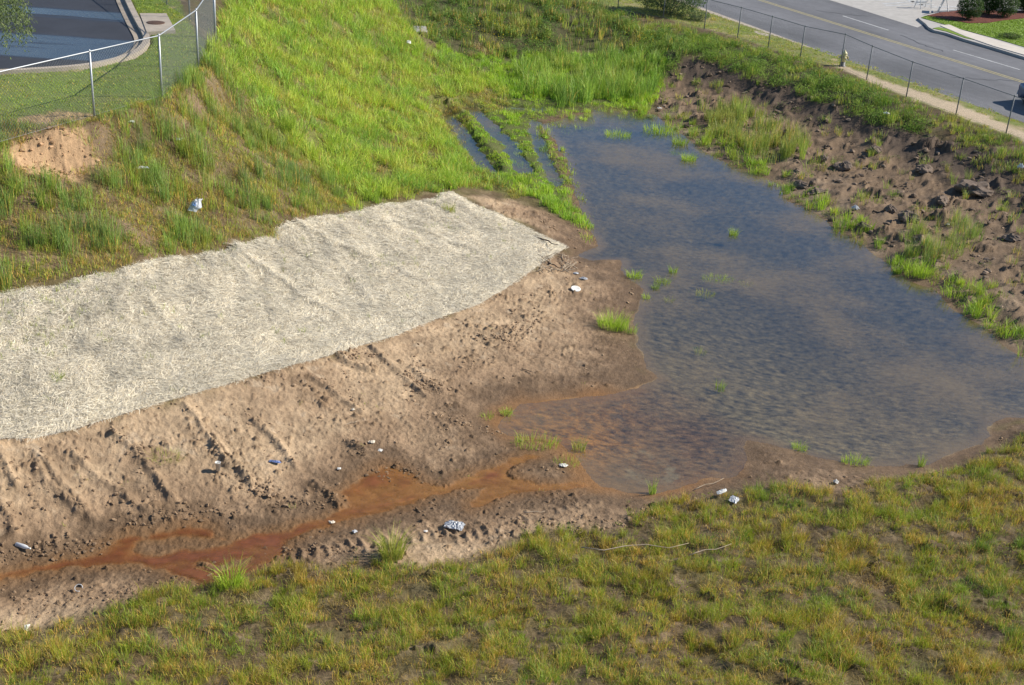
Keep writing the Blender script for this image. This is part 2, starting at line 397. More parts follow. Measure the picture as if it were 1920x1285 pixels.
    dm = sstep(.3, -.5, np.minimum(f['dark'], f['bank']) + edge)
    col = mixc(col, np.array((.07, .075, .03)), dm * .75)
    m = mud * (1 - .75 * fore)
    dr = np.clip(dry * (.75 + .6 * fbm(X, Y, 2.2, 3, 23)) + .25 * n2, 0, 1)
    cm = mixc(np.broadcast_to(c_wet, shp + (3,)), c_mid, sstep(0, .3, dr)); cm = mixc(cm, c_dry, sstep(.3, 1.0, dr))
    cm = cm * (1 + .22 * n2 + .18 * n3 + .45 * fbm(X, Y, .9, 4, 31, .6))[..., None]
    cm = mixc(cm, np.array((.46, .36, .25)), sstep(.22, .42, fbm(X, Y, .6, 4, 32, .6)) * dry * .5)
    cm = mixc(cm, np.array((.175, .110, .06)), np.clip(1.6 * (big + mid + crumb) / .1, 0, 1) * .6)      # damp clods are browner than the crust
    cm = mixc(cm, np.array((.19, .10, .04)), sstep(.5, .0, ds) * .7)
    cm = mixc(cm, np.array((.26, .125, .042)), sstep(1.0, -.3, f['rust'] + .8 * n1) * sstep(1.3, .2, np.maximum(dp, 0)) * .8)      # iron staining beside the stream
    col = mixc(col, cm, m)
    cr = np.array((.185, .128, .080)) * (1 + .3 * n2 + .3 * n1)[..., None]
    cr = mixc(cr, np.array((.29, .22, .15)), np.clip(.2 + 1.5 * fbm(X, Y, 1.4, 3, 24), 0, 1) * sstep(3.5, .8, np.maximum(dp, 0)) * .85)
    cr = mixc(cr, np.array((.08, .06, .044)), np.clip(-.1 + 1.7 * fbm(X, Y, .9, 3, 25), 0, 1) * .7)
    cr = mixc(cr, np.array((.075, .056, .044)), sstep(.45, .8, zb) * sstep(1.75, 1.5, zb) * .75)         # dark soil of the bank face, its shade included in the colour
    col = mixc(col, cr, right)
    org = np.maximum(sstep(.2, -.2, f['scar1'] + .5 * edge), sstep(.25, -.2, f['scar2'] + .5 * edge))
    z = z + org * (.05 * n2 + .05 * n3 + .6 * clods(X, Y, .16, .02, .06, .5 + 0 * X, 17))
    col = mixc(col, np.array((.44, .285, .16)) * (1 + .25 * n2)[..., None], org)
    lw = sstep(.15, -.15, f['lawn'])
    lc = mixc(np.broadcast_to(np.array((.15, .21, .04)), shp + (3,)), np.array((.20, .20, .06)), np.clip(.2 + n1, 0, 1))
    lc = mixc(lc, np.array((.50, .36, .22)), sstep(.34, .55, fbm(X, Y, 1.8, 4, 26)) * .8)
    col = mixc(col, lc, lw * (1 - .8 * org))
    vg = sstep(.2, -.2, f['verge'] + .2 * edge)
    vc = mixc(np.broadcast_to(np.array((.17, .20, .05)), shp + (3,)), np.array((.30, .25, .12)), np.clip(.25 + 1.4 * n1, 0, 1))
    vc = mixc(vc, np.array((.55, .43, .31)), sstep(.15, -.35, f['path'] + .5 * edge) * .85)
    vc = mixc(vc, np.array((.50, .37, .24)), sstep(.36, .5, fbm(X, Y, 1.5, 4, 27)) * .7)
    col = mixc(col, vc, vg)
    inw = sstep(.02, -.06, dp)
    rust = sstep(1.9, -.6, f['rust'] + 1.0 * fbm(X, Y, 1.6, 4, 28))
    inl = sstep(3.6, .9, np.hypot(X - IN[0], Y - IN[1]) + 1.6 * fbm(X, Y, 1.2, 4, 33))
    rc = mixc(np.broadcast_to(np.array((.215, .125, .06)), shp + (3,)), np.array((.40, .195, .05)), inl)
    cb = np.broadcast_to(np.array((.250, .200, .120)), shp + (3,)); cb = cb + (rc - cb) * rust[..., None]
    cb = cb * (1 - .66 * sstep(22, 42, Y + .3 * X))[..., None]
    mot = fbm(X * .55, Y + X * .2, .17, 4, 29, .72)
    cb = cb * np.clip(1 + 1.9 * mot, .2, 2.2)[..., None]
    cb = mixc(cb, np.array((.07, .062, .05)), sstep(.08, .4, fbm(X * .5, Y + .25 * X, .42, 5, 30, .7)) * .6)
    shal = sstep(-.6, 0, dp)
    cb = mixc(cb, mixc(np.broadcast_to(np.array((.24, .165, .09)), shp + (3,)), np.array((.33, .16, .05)), rust), shal * .7)
    cb = mixc(cb, np.array((.34, .31, .23)), sstep(.22, .02, np.abs(np.hypot(X - SC[0], (Y - SC[1]) * .7) - .5) + .5 * n2 + .3 * n3) * np.clip(.2 + 2 * fbm(X, Y, .5, 2, 35), 0, 1) * .6)
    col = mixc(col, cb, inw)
    col = mixc(col, np.array((.08, .085, .045)), sstep(.12, -.05, dch) * .9)
    sr = sstep(.06, -.08, ds)
    col = mixc(col, np.array((.27, .125, .042)), sr * .9)
    wet = np.clip(np.maximum.reduce([mud * (1 - dr) * .75, sr, inw, right * .15]), 0, 1)
    return z, np.clip(col, .01, .9), wet

SC = world(px("1225 870"))[0]; IN = world(px("1000 800"))[0]
def at(x, y, dz=0.0):
    q = world(np.array([[x, y]]))[0]
    return (float(q[0]), float(q[1]), float(ground(q[0:1], q[1:2])[0]) + dz)

# ------------------------------------------------------------------ materials
MATS = {}
def mat(name, base=(.5, .5, .5), rough=.6, spec=.5, metal=0.0, vary=0.0, scale=8.0, bump=0.0, bscale=30.0, attr=False, transl=0.0):
    m = bpy.data.materials.new(name); m.use_nodes = True
    N, L = m.node_tree.nodes, m.node_tree.links
    b = N["Principled BSDF"]
    b.inputs['Roughness'].default_value = rough; b.inputs['Specular IOR Level'].default_value = spec; b.inputs['Metallic'].default_value = metal
    tc = N.new("ShaderNodeTexCoord")
    src = None
    if attr:
        a = N.new("ShaderNodeAttribute"); a.attribute_name = 'Col'; src = a.outputs['Color']
    else:
        b.inputs['Base Color'].default_value = (*base, 1)
    if vary > 0:
        nz = N.new("ShaderNodeTexNoise"); nz.inputs['Scale'].default_value = scale; nz.inputs['Detail'].default_value = 6; nz.inputs['Roughness'].default_value = .65
        L.new(tc.outputs['Object'], nz.inputs['Vector'])
        mr = N.new("ShaderNodeMapRange"); mr.inputs[1].default_value = .25; mr.inputs[2].default_value = .75; mr.inputs[3].default_value = 1 - vary; mr.inputs[4].default_value = 1 + vary
        L.new(nz.outputs[0], mr.inputs[0])
        mx = N.new("ShaderNodeVectorMath"); mx.operation = 'SCALE'
        if src is not None: L.new(src, mx.inputs[0])
        else: mx.inputs[0].default_value = base
        L.new(mr.outputs[0], mx.inputs['Scale']); src = mx.outputs[0]
    if src is not None: L.new(src, b.inputs['Base Color'])
    if bump > 0:
        nb = N.new("ShaderNodeTexNoise"); nb.inputs['Scale'].default_value = bscale; nb.inputs['Detail'].default_value = 5
        L.new(tc.outputs['Object'], nb.inputs['Vector'])
        bp = N.new("ShaderNodeBump"); bp.inputs['Strength'].default_value = 1.0; bp.inputs['Distance'].default_value = bump
        L.new(nb.outputs[0], bp.inputs['Height']); L.new(bp.outputs[0], b.inputs['Normal'])
    if transl > 0:
        t = N.new("ShaderNodeBsdfTranslucent"); mxs = N.new("ShaderNodeMixShader"); mxs.inputs[0].default_value = transl
        if src is not None: L.new(src, t.inputs[0])
        else: t.inputs[0].default_value = (*base, 1)
        o = N["Material Output"]; L.new(b.outputs[0], mxs.inputs[1]); L.new(t.outputs[0], mxs.inputs[2]); L.new(mxs.outputs[0], o.inputs[0])
    MATS[name] = m
    return m

def soil_material():
    m = mat('soil', attr=True, rough=.95, spec=.2, vary=.22, scale=9.0)
    N, L = m.node_tree.nodes, m.node_tree.links; b = N["Principled BSDF"]
    a = N.new("ShaderNodeAttribute"); a.attribute_name = 'wet'
    mr = N.new("ShaderNodeMapRange"); mr.inputs[3].default_value = .95; mr.inputs[4].default_value = .5
    L.new(a.outputs['Fac'], mr.inputs[0]); L.new(mr.outputs[0], b.inputs['Roughness'])
    tc = N["Texture Coordinate"]
    n1 = N.new("ShaderNodeTexNoise"); n1.inputs['Scale'].default_value = 22; n1.inputs['Detail'].default_value = 8; n1.inputs['Roughness'].default_value = .7
    L.new(tc.outputs['Object'], n1.inputs['Vector'])
    bp = N.new("ShaderNodeBump"); bp.inputs['Distance'].default_value = .035; bp.inputs['Strength'].default_value = .9
    L.new(n1.outputs[0], bp.inputs['Height']); L.new(bp.outputs[0], b.inputs['Normal'])
    return m
soil = soil_material()
def soften(m, k=.35):
    N, L = m.node_tree.nodes, m.node_tree.links; b = N["Principled BSDF"]
    g = N.new("ShaderNodeNewGeometry"); a = N.new("ShaderNodeVectorMath"); a.operation = 'ADD'; a.inputs[1].default_value = (0, 0, k)
    n = N.new("ShaderNodeVectorMath"); n.operation = 'NORMALIZE'
    L.new(g.outputs['Normal'], a.inputs[0]); L.new(a.outputs[0], n.inputs[0]); L.new(n.outputs[0], b.inputs['Normal'])
    return m
grass_m = mat('grass_blades', attr=True, rough=.5, spec=.3, transl=.33)
leaf_m = mat('leaves', attr=True, rough=.65, spec=.15, transl=.3)
soften(grass_m); soften(leaf_m, .25)
steel = mat('galvanised_steel', (.42, .44, .46), .5, .5, .5, .12, 20)
wire_m = mat('fence_wire', (.17, .185, .185), .7, .4, .3)
def road_material():
    m = mat('worn_road_asphalt', (.145, .145, .152), .82, .35, 0, .14, 2.2, .006, 60)
    N, L = m.node_tree.nodes, m.node_tree.links; b = N["Principled BSDF"]; tc = N["Texture Coordinate"]
    old = b.inputs['Base Color'].links[0].from_socket
    mp = N.new("ShaderNodeMapping"); mp.inputs['Rotation'].default_value = (0, 0, ROAD_ANGLE); mp.inputs['Scale'].default_value = (.025, .75, 1)
    mp.vector_type = 'TEXTURE'; mp.inputs['Scale'].default_value = (30, 1.2, 1)
    L.new(tc.outputs['Object'], mp.inputs[0])
    n = N.new("ShaderNodeTexNoise"); n.inputs['Scale'].default_value = 1; n.inputs['Detail'].default_value = 5; n.inputs['Roughness'].default_value = .6; L.new(mp.outputs[0], n.inputs['Vector'])
    n2 = N.new("ShaderNodeTexNoise"); n2.inputs['Scale'].default_value = .18; n2.inputs['Detail'].default_value = 6; L.new(tc.outputs['Object'], n2.inputs['Vector'])
    a = N.new("ShaderNodeMath"); a.operation = 'ADD'; L.new(n.outputs[0], a.inputs[0]); L.new(n2.outputs[0], a.inputs[1])
    r = N.new("ShaderNodeMapRange"); r.inputs[1].default_value = .7; r.inputs[2].default_value = 1.3; r.inputs[3].default_value = .74; r.inputs[4].default_value = 1.28; L.new(a.outputs[0], r.inputs[0])
    v = N.new("ShaderNodeVectorMath"); v.operation = 'SCALE'; L.new(old, v.inputs[0]); L.new(r.outputs[0], v.inputs['Scale']); L.new(v.outputs[0], b.inputs['Base Color'])
    return m
concrete = mat('concrete', (.42, .36, .29), .9, .3, 0, .18, 3, .004, 40)
conc_grey = mat('concrete_grey', (.40, .38, .35), .9, .3, 0, .15, 2.5, .004, 40)
_q = on_plane(1920, 230, 1.5) - on_plane(1305, 15, 1.5); ROAD_ANGLE = math.atan2(_q[1], _q[0])
white_p = mat('white_road_paint', (.42, .42, .41), .7, .3, 0, .4, 3)
yellow_p = mat('yellow_road_paint', (.36, .31, .16), .7, .3, 0, .3, 4)
iron = mat('rusty_iron', (.13, .075, .05), .7, .4, .3, .3, 12)
plastic_w = mat('white_plastic', (.76, .77, .77), .4, .5, 0, .16, 10, 0, 30, False, .25)
foam_w = mat('white_foam', (.70, .68, .63), .75, .3, 0, .28, 9)
paper_w = mat('pale_paper', (.64, .58, .47), .85, .3, 0, .25, 14)
clear_p = mat('cloudy_plastic_film', (.66, .68, .70), .25, .6, 0, .2, 18, 0, 30, False, .3)
blue_ink = mat('blue_print', (.10, .25, .55), .5)
blue_w = mat('blue_wrapper', (.20, .26, .46), .3, .6, 0, .8, 12)
bark = mat('bark', (.16, .12, .085), .9, .2, 0, .3, 6, .01, 20)
stick_m = mat('dry_wood', (.40, .32, .23), .85, .2, 0, .25, 9)
clod_m = mat('dark_earth_clod', (.17, .13, .10), .95, .2, 0, .3, 5, .02, 14)
mulch_m = mat('red_brown_mulch', (.13, .045, .03), .95, .2, 0, .45, 5, .05, 9)
turf_m = mat('mown_turf', (.16, .24, .035), .9, .2, 0, .25, 3, .02, 25)

# ------------------------------------------------------------------ the ground sheet
dl = np.radians(np.concatenate([np.arange(58.0, 42, -.06), np.arange(42.0, 24, -.031), np.arange(24.0, 8.2, -.048)]))
rad = np.concatenate([HC / np.tan(dl), np.geomspace(HC / math.tan(dl[-1]) * 1.02, 900, 60)])
az = np.radians(np.concatenate([np.arange(-46, -27, .25), np.arange(-27, 6, .042), np.arange(6, 27, .055), np.arange(27, 46.1, .25)]))
A_, R_ = np.meshgrid(az, rad)
GXv, GYv = (R_ * np.sin(A_)).ravel(), (R_ * np.cos(A_)).ravel()
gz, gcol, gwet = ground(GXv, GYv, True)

# road frame: near kerb line on the ground, everything beyond it is paved
ROAD_Z = 1.5
_e0, _e1 = on_plane(1305, 15, ROAD_Z), on_plane(1920, 230, ROAD_Z)
RD = (_e1 - _e0) / np.linalg.norm(_e1 - _e0)          # along the road, towards the right of the picture
RN = np.array([-RD[1], RD[0]])
if RN @ (on_plane(1700, 60, ROAD_Z) - _e0) < 0: RN = -RN
def road_uv(x, y, z=ROAD_Z):
    q = on_plane(x, y, z) - _e0
    return float(q @ RD), float(q @ RN)
def road_pt(u, v): return _e0 + u * RD + v * RN
rv_ = (GXv - _e0[0]) * RN[0] + (GYv - _e0[1]) * RN[1]
ru_ = (GXv - _e0[0]) * RD[0] + (GYv - _e0[1]) * RD[1]
k = sstep(-.8, -.1, rv_) * sstep(-120, -100, ru_)
gz = gz * (1 - k) + (ROAD_Z + .06) * k
k2 = sstep(-.2, .15, rv_) * sstep(-120, -100, ru_)
gz = gz * (1 - k2) + (ROAD_Z - .12) * k2
nr, nc = R_.shape
idx = np.arange(nr * nc).reshape(nr, nc)
GF = np.stack([idx[:-1, :-1], idx[:-1, 1:], idx[1:, 1:], idx[1:, :-1]], -1).reshape(-1, 4)
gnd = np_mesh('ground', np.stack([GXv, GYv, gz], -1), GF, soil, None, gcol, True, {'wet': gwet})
tag(gnd, 'bare brown mud and soil of the excavated basin and its banks', 'ground', kind='structure')

# ------------------------------------------------------------------ water
def water_material():
    m = bpy.data.materials.new('pond_water'); m.use_nodes = True
    N, L = m.node_tree.nodes, m.node_tree.links
    N.remove(N["Principled BSDF"])
    out = N["Material Output"]
    tc = N.new("ShaderNodeTexCoord")
    def nz(scale, det, rough=.6, sx=1, sy=1, rot=0):
        mp = N.new("ShaderNodeMapping"); mp.inputs['Scale'].default_value = (sx, sy, 1); mp.inputs['Rotation'].default_value = (0, 0, rot)
        L.new(tc.outputs['Object'], mp.inputs[0])
        n = N.new("ShaderNodeTexNoise"); n.inputs['Scale'].default_value = scale; n.inputs['Detail'].default_value = det; n.inputs['Roughness'].default_value = rough
        L.new(mp.outputs[0], n.inputs['Vector']); return n
    n1 = nz(5.0, 4, .6, 1, .5, .5)
    bp = N.new("ShaderNodeBump"); bp.inputs['Distance'].default_value = .012; bp.inputs['Strength'].default_value = .6
    L.new(n1.outputs[0], bp.inputs['Height'])
    tr = N.new("ShaderNodeBsdfTransparent"); tr.inputs[0].default_value = (.86, .84, .74, 1)
    gl = N.new("ShaderNodeBsdfGlossy"); gl.inputs[0].default_value = (.92, .97, 1, 1); gl.inputs['Roughness'].default_value = .06; L.new(bp.outputs[0], gl.inputs['Normal'])
    fr = N.new("ShaderNodeFresnel"); gm = N.new("ShaderNodeNewGeometry"); io = N.new("ShaderNodeMapRange"); io.inputs[3].default_value = 1.68; io.inputs[4].default_value = 1 / 1.68
    L.new(gm.outputs['Backfacing'], io.inputs[0]); L.new(io.outputs[0], fr.inputs['IOR']); L.new(bp.outputs[0], fr.inputs['Normal'])
    mx = N.new("ShaderNodeMixShader"); L.new(fr.outputs[0], mx.inputs[0]); L.new(tr.outputs[0], mx.inputs[1]); L.new(gl.outputs[0], mx.inputs[2])
    # floating film of silt and dead algae
    n2 = nz(7, 10, .85, .55, 1.2, .15); n3 = nz(.22, 3, .5)
    ad = N.new("ShaderNodeMath"); ad.operation = 'ADD'; L.new(n2.outputs[0], ad.inputs[0]); L.new(n3.outputs[0], ad.inputs[1])
    mr = N.new("ShaderNodeMapRange"); mr.inputs[1].default_value = .94; mr.inputs[2].default_value = 1.16; mr.inputs[3].default_value = 0; mr.inputs[4].default_value = .36
    L.new(ad.outputs[0], mr.inputs[0])
    df = N.new("ShaderNodeBsdfDiffuse"); df.inputs[0].default_value = (.26, .20, .13, 1)
    m2 = N.new("ShaderNodeMixShader"); L.new(mr.outputs[0], m2.inputs[0]); L.new(mx.outputs[0], m2.inputs[1]); L.new(df.outputs[0], m2.inputs[2])
    L.new(m2.outputs[0], out.inputs[0])
    return m
def sheet(name, fieldfn, lo, hi, c, zfn, m, lim):
    X, Y = np.meshgrid(np.arange(lo[0], hi[0], c), np.arange(lo[1], hi[1], c))
    inside = fieldfn(X, Y) < lim
    ny, nx = X.shape
    id_ = np.arange(nx * ny).reshape(ny, nx)
    ok = inside[:-1, :-1] | inside[1:, 1:] | inside[:-1, 1:] | inside[1:, :-1]
    F = np.stack([id_[:-1, :-1], id_[:-1, 1:], id_[1:, 1:], id_[1:, :-1]], -1)[ok]
    used = np.unique(F); rm = np.full(nx * ny, -1); rm[used] = np.arange(len(used))
    V = np.stack([X.ravel(), Y.ravel(), zfn(X.ravel(), Y.ravel())], -1)[used]
    return np_mesh(name, V, rm[F], m)
pw = FLD['pond'].p
def pond_all(X, Y):
    return np.minimum(FLD['pond'](X, Y) - .6, np.min([c(X, Y) - w - .25 for c, w in zip(CHF, CHW)], axis=0))
cw = np.vstack([pw] + [world(c) for c in CHAN])
pond = sheet('pond_water', pond_all, cw.min(0) - 1.2, cw.max(0) + 1.2, .2, lambda x, y: np.zeros_like(x), water_material(), 0)
tag(pond, 'shallow muddy pond reflecting the blue sky', 'water', kind='structure')

def stream_material():
    m = mat('rusty_water', attr=True, rough=.18, spec=.3, vary=.35, scale=3.5)
    N, L = m.node_tree.nodes, m.node_tree.links; b = N["Principled BSDF"]
    a = N.new("ShaderNodeAttribute"); a.attribute_name = 'alpha'; L.new(a.outputs['Fac'], b.inputs['Alpha'])
    return m
sw = np.vstack([world(s) for s in STREAM])
def _sd(X, Y): return stream_d(X, Y) + .03 + .18 * fbm(X, Y, .45, 4, 3)
X, Y = np.meshgrid(np.arange(sw[:, 0].min() - .3, sw[:, 0].max() + .3, .05), np.arange(sw[:, 1].min() - .3, sw[:, 1].max() + .3, .05))
sd = _sd(X, Y)
ny, nx = X.shape; id_ = np.arange(nx * ny).reshape(ny, nx)
ok = (sd[:-1, :-1] < .06) & (sd[1:, 1:] < .06)
F = np.stack([id_[:-1, :-1], id_[:-1, 1:], id_[1:, 1:], id_[1:, :-1]], -1)[ok]
used = np.unique(F); rm = np.full(nx * ny, -1); rm[used] = np.arange(len(used))
sx, sy, sdv = X.ravel()[used], Y.ravel()[used], sd.ravel()[used]
nn = fbm(sx, sy, .8, 4, 40)
left = sstep(-1.0, -5.0, sx)
sc_ = mixc(np.broadcast_to(np.array((.36, .185, .05)), (len(sx), 3)), np.array((.185, .062, .02)), np.clip(left * .85 + .5 * nn + .15, 0, 1))
sc_ = mixc(sc_, np.array((.17, .06, .022)), sstep(.0, -.35, sdv) * np.clip(.4 + 1.2 * nn, 0, 1))
al = sstep(.05, -.18, sdv) * np.clip(.55 + .25 * left + .9 * nn + .5 * fbm(sx * .5, sy, .2, 3, 41), .15, .95)
stm = np_mesh('rusty_stream', np.stack([sx, sy, zbase(sx, sy) - .004], -1), rm[F], stream_material(), None, sc_, True, {'alpha': al})
tag(stm, 'thin rust-orange stream and puddle of iron-stained water on the mud', 'water', kind='structure')

# ------------------------------------------------------------------ straw erosion blanket
nu, nv = 460, 150
lo_, hi_ = resample(_bl, nu), resample(_bt, nu)
tv = np.linspace(0, 1, nv)[:, None, None]
BXY = lo_[None] * (1 - tv) + hi_[None] * tv
bx, by = BXY[..., 0], BXY[..., 1]
uu, vv = np.meshgrid(np.linspace(0, 1, nu), np.linspace(0, 1, nv))
ul = uu * 21.0; vl = vv * 6.0
def blanket_z(x, y, ul, vl, vv):
    fold = .12 * fbm(ul, vl * .45, .9, 3, 50) * (.25 + .75 * sstep(.05, .7, vv)) + .085 * np.abs(fbm(ul * 1.0 - vl * .3, vl * .3, .55, 2, 51)) * sstep(.3, 1, vv)
    fold = fold + .02 * fbm(x, y, .25, 3, 52)
    for (u0, s0, amp) in ((9.6, -.35, .09), (13.3, -.5, .06), (5.2, -.25, .05), (17.0, -.4, .05), (11.7, .1, .05)):
        d = (ul - u0 - s0 * (vl - 3)) + .15 * fbm(vl, ul, 1.0, 2, 53)
        fold = fold + amp * np.exp(-(d / .10) ** 2) * sstep(.08, .4, vv)
    return zbase(x, y) + .07 + fold + .03 * fbm(x, y, 1.6, 4, 4)
bz = blanket_z(bx, by, ul, vl, vv)
bz[0] = np.maximum(bz[0], 0) ; 
edgew = np.minimum.reduce([vv * 25, (1 - vv) * 25, (1 - uu) * 60])
bz = bz - .05 * (1 - np.clip(edgew, 0, 1))
tone = fbm(bx, by, 1.2, 4, 54); fine = fbm(ul * .35, vl, .10, 3, 55)
bc = mixc(np.broadcast_to(np.array((.62, .555, .43)), bx.shape + (3,)), np.array((.38, .35, .29)), np.clip(.4 + 1.3 * tone + .8 * fine, 0, 1))
idb = np.arange(nu * nv).reshape(nv, nu)
BF = np.stack([idb[:-1, :-1], idb[:-1, 1:], idb[1:, 1:], idb[1:, :-1]], -1).reshape(-1, 4)
BV = np.stack([bx, by, bz], -1).reshape(-1, 3)
# give the mat a thickness: lower skin plus rim
nB = len(BV); BV2 = BV.copy(); BV2[:, 2] -= .035
rim = np.concatenate([idb[0], idb[1:, -1], idb[-1, -2::-1], idb[-2::-1, 0]])
RF = np.stack([rim, np.roll(rim, -1), np.roll(rim, -1) + nB, rim + nB], -1)[:, ::-1]
straw_m = mat('straw', attr=True, rough=.8, spec=.25, vary=.25, scale=25, bump=.015, bscale=70)
blk = empty('erosion_blanket', (float(bx.mean()), float(by.mean()), float(bz.mean())), 'long pale straw erosion blanket laid over the slope above the mud', 'erosion blanket')
org_ = np.array(blk.location)
np_mesh('mat', np.vstack([BV, BV2]) - org_, np.vstack([BF, BF[:, ::-1] + nB, RF]), straw_m, blk, np.vstack([bc.reshape(-1, 3)] * 2))
# loose straw strands woven on top of the mat
def ribbons(n):
    u, v = rng.random(n), rng.random(n)
    fu, fv = u * (nu - 1), v * (nv - 1)
    P0 = np.stack([bilin(G, 0, 0, 1, fu, fv) for G in (bx, by, bz)], -1)
    clump = fbm(u * 21, v * 6, .7, 3, 56); P0[:, :2] += rng.normal(0, .055, (n, 2))
    ang = np.where(rng.random(n) < .55, rng.normal(0, .35, n), rng.random(n) * np.pi) + clump * 1.5
    e = hi_[nu // 2] - lo_[nu // 2]; al_ = lo_[-1] - lo_[0]; al_ = al_ / np.linalg.norm(al_); base = math.atan2(al_[1], al_[0])
    L = rng.uniform(.10, .28, n) * (1 - .2 * clump); w = rng.uniform(.0014, .0034, n)
    a = base + ang
    dx, dy = np.cos(a) * L / 2, np.sin(a) * L / 2
    dz = lambda X, Y: None
    zg = lambda k: P0[:, 2] + rng.uniform(.006, .03, n)
    # follow the mat slope: sample z at both ends through a gradient
    gy_, gx_ = np.gradient(bz); 
    du = np.linalg.norm(np.diff(lo_, axis=0), axis=1).mean()
    hs = zbase(P0[:, 0] + dx, P0[:, 1] + dy) - zbase(P0[:, 0] - dx, P0[:, 1] - dy)
    mid_up = rng.uniform(.008, .04, n) * (1 + clump)
    A = P0 + np.stack([-dx, -dy, -hs / 2 + rng.uniform(0, .02, n)], -1)
    B = P0 + np.stack([dx, dy, hs / 2 + rng.uniform(0, .02, n)], -1)
    C = P0 + np.stack([rng.normal(0, .03, n), rng.normal(0, .03, n), mid_up], -1)
    s = np.stack([-np.sin(a) * w, np.cos(a) * w, rng.normal(0, .4, n) * w], -1)
    V = np.stack([A - s, A + s, C - s, C + s, B - s, B + s], 1).reshape(-1, 3)
    o = np.arange(n)[:, None] * 6
    Fq = np.concatenate([o + np.array([0, 2, 3, 1]), o + np.array([2, 4, 5, 3])])
    pal = np.array([(.76, .685, .52), (.68, .615, .48), (.55, .505, .41), (.37, .345, .295), (.83, .755, .59), (.35, .28, .19)])
    c = pal[rng.choice(6, n, p=[.26, .18, .16, .14, .18, .08])] * rng.uniform(.85, 1.25, (n, 1)) * (1 + .3 * clump + .3 * fbm(u * 21, v * 6, 2.2, 4, 57))[:, None]
    return V, Fq, np.repeat(c, 6, 0)
V, Fq, c = ribbons(230000)
o = np_mesh('straw', V - org_, Fq, mat('straw_strand', attr=True, rough=.65, spec=.3), blk, c, False)
o['kind'] = 'stuff'

# ------------------------------------------------------------------ grass and weeds
VEG = np.array((2.22, 2.22, 1.35))
def blades_mesh(name, root, h, w, lean, ldir, col, label, cat, m=grass_m, parent=None, kind='stuff', tipc=None, bend=1.0):
    n = len(root)
    f = rng.random(n) * 2 * np.pi
    s = np.stack([np.cos(f) * w, np.sin(f) * w, np.zeros(n)], -1) * .5
    L = np.stack([np.cos(ldir) * lean, np.sin(ldir) * lean, np.zeros(n)], -1)
    up = np.stack([np.zeros(n), np.zeros(n), np.ones(n)], -1)
    hh = h[:, None]
    mid = root + up * hh * .55 + L * hh * .30
    tip = root + (up * (1 - .25 * lean[:, None] ** 2) + L * bend) * hh
    V = np.stack([root - s, root + s, mid - s * .8, mid + s * .8, tip], 1).reshape(-1, 3)
    o = np.arange(n)[:, None] * 5
    F = np.concatenate([o + np.array([0, 1, 2]), o + np.array([1, 3, 2]), o + np.array([2, 3, 4])])
    tc_ = col if tipc is None else tipc
    col = col * VEG; tc_ = tc_ if tipc is not None else col
    sh = rng.random(n) < .10
    tc_ = tc_.copy(); tc_[sh] = np.array((.40, .34, .17)) * rng.uniform(.7, 1.2, (sh.sum(), 1))
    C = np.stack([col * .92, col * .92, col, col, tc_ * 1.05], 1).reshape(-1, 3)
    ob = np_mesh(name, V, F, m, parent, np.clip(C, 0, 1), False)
    if label: tag(ob, label, cat, kind=kind)
    return ob

def sample(field, dens, n_scale=1.0, thr=-1.0, soft=.2, seed=0, avoid=(), octv=4):
    p = field.p; lo, hi = p.min(0), p.max(0)
    n = int(dens * np.prod(hi - lo))
    q = lo + rng.random((n, 2)) * (hi - lo)
    X, Y = q[:, 0], q[:, 1]
    keep = field(X, Y) + .35 * fbm(X, Y, .8, 3, seed + 60) < 0
    q = q[keep]; X, Y = q[:, 0], q[:, 1]
    if thr > -1:
        v = fbm(X, Y, n_scale, octv, seed)
        keep = rng.random(len(q)) < sstep(thr - soft, thr + soft, v)
        q = q[keep]
    for fld, d in avoid:
        q = q[fld(q[:, 0], q[:, 1]) > d]
    # inside the picture plus a margin only
    v = np.stack([q[:, 0], q[:, 1], np.zeros(len(q)) - HC], -1)
    zc = v @ _Fn; xx = (v @ _Xn) / zc * FPX; yy = -(v @ _Yn) / zc * FPX
    return q[(np.abs(xx) < 1130) & (yy < 900) & (yy > -900)]

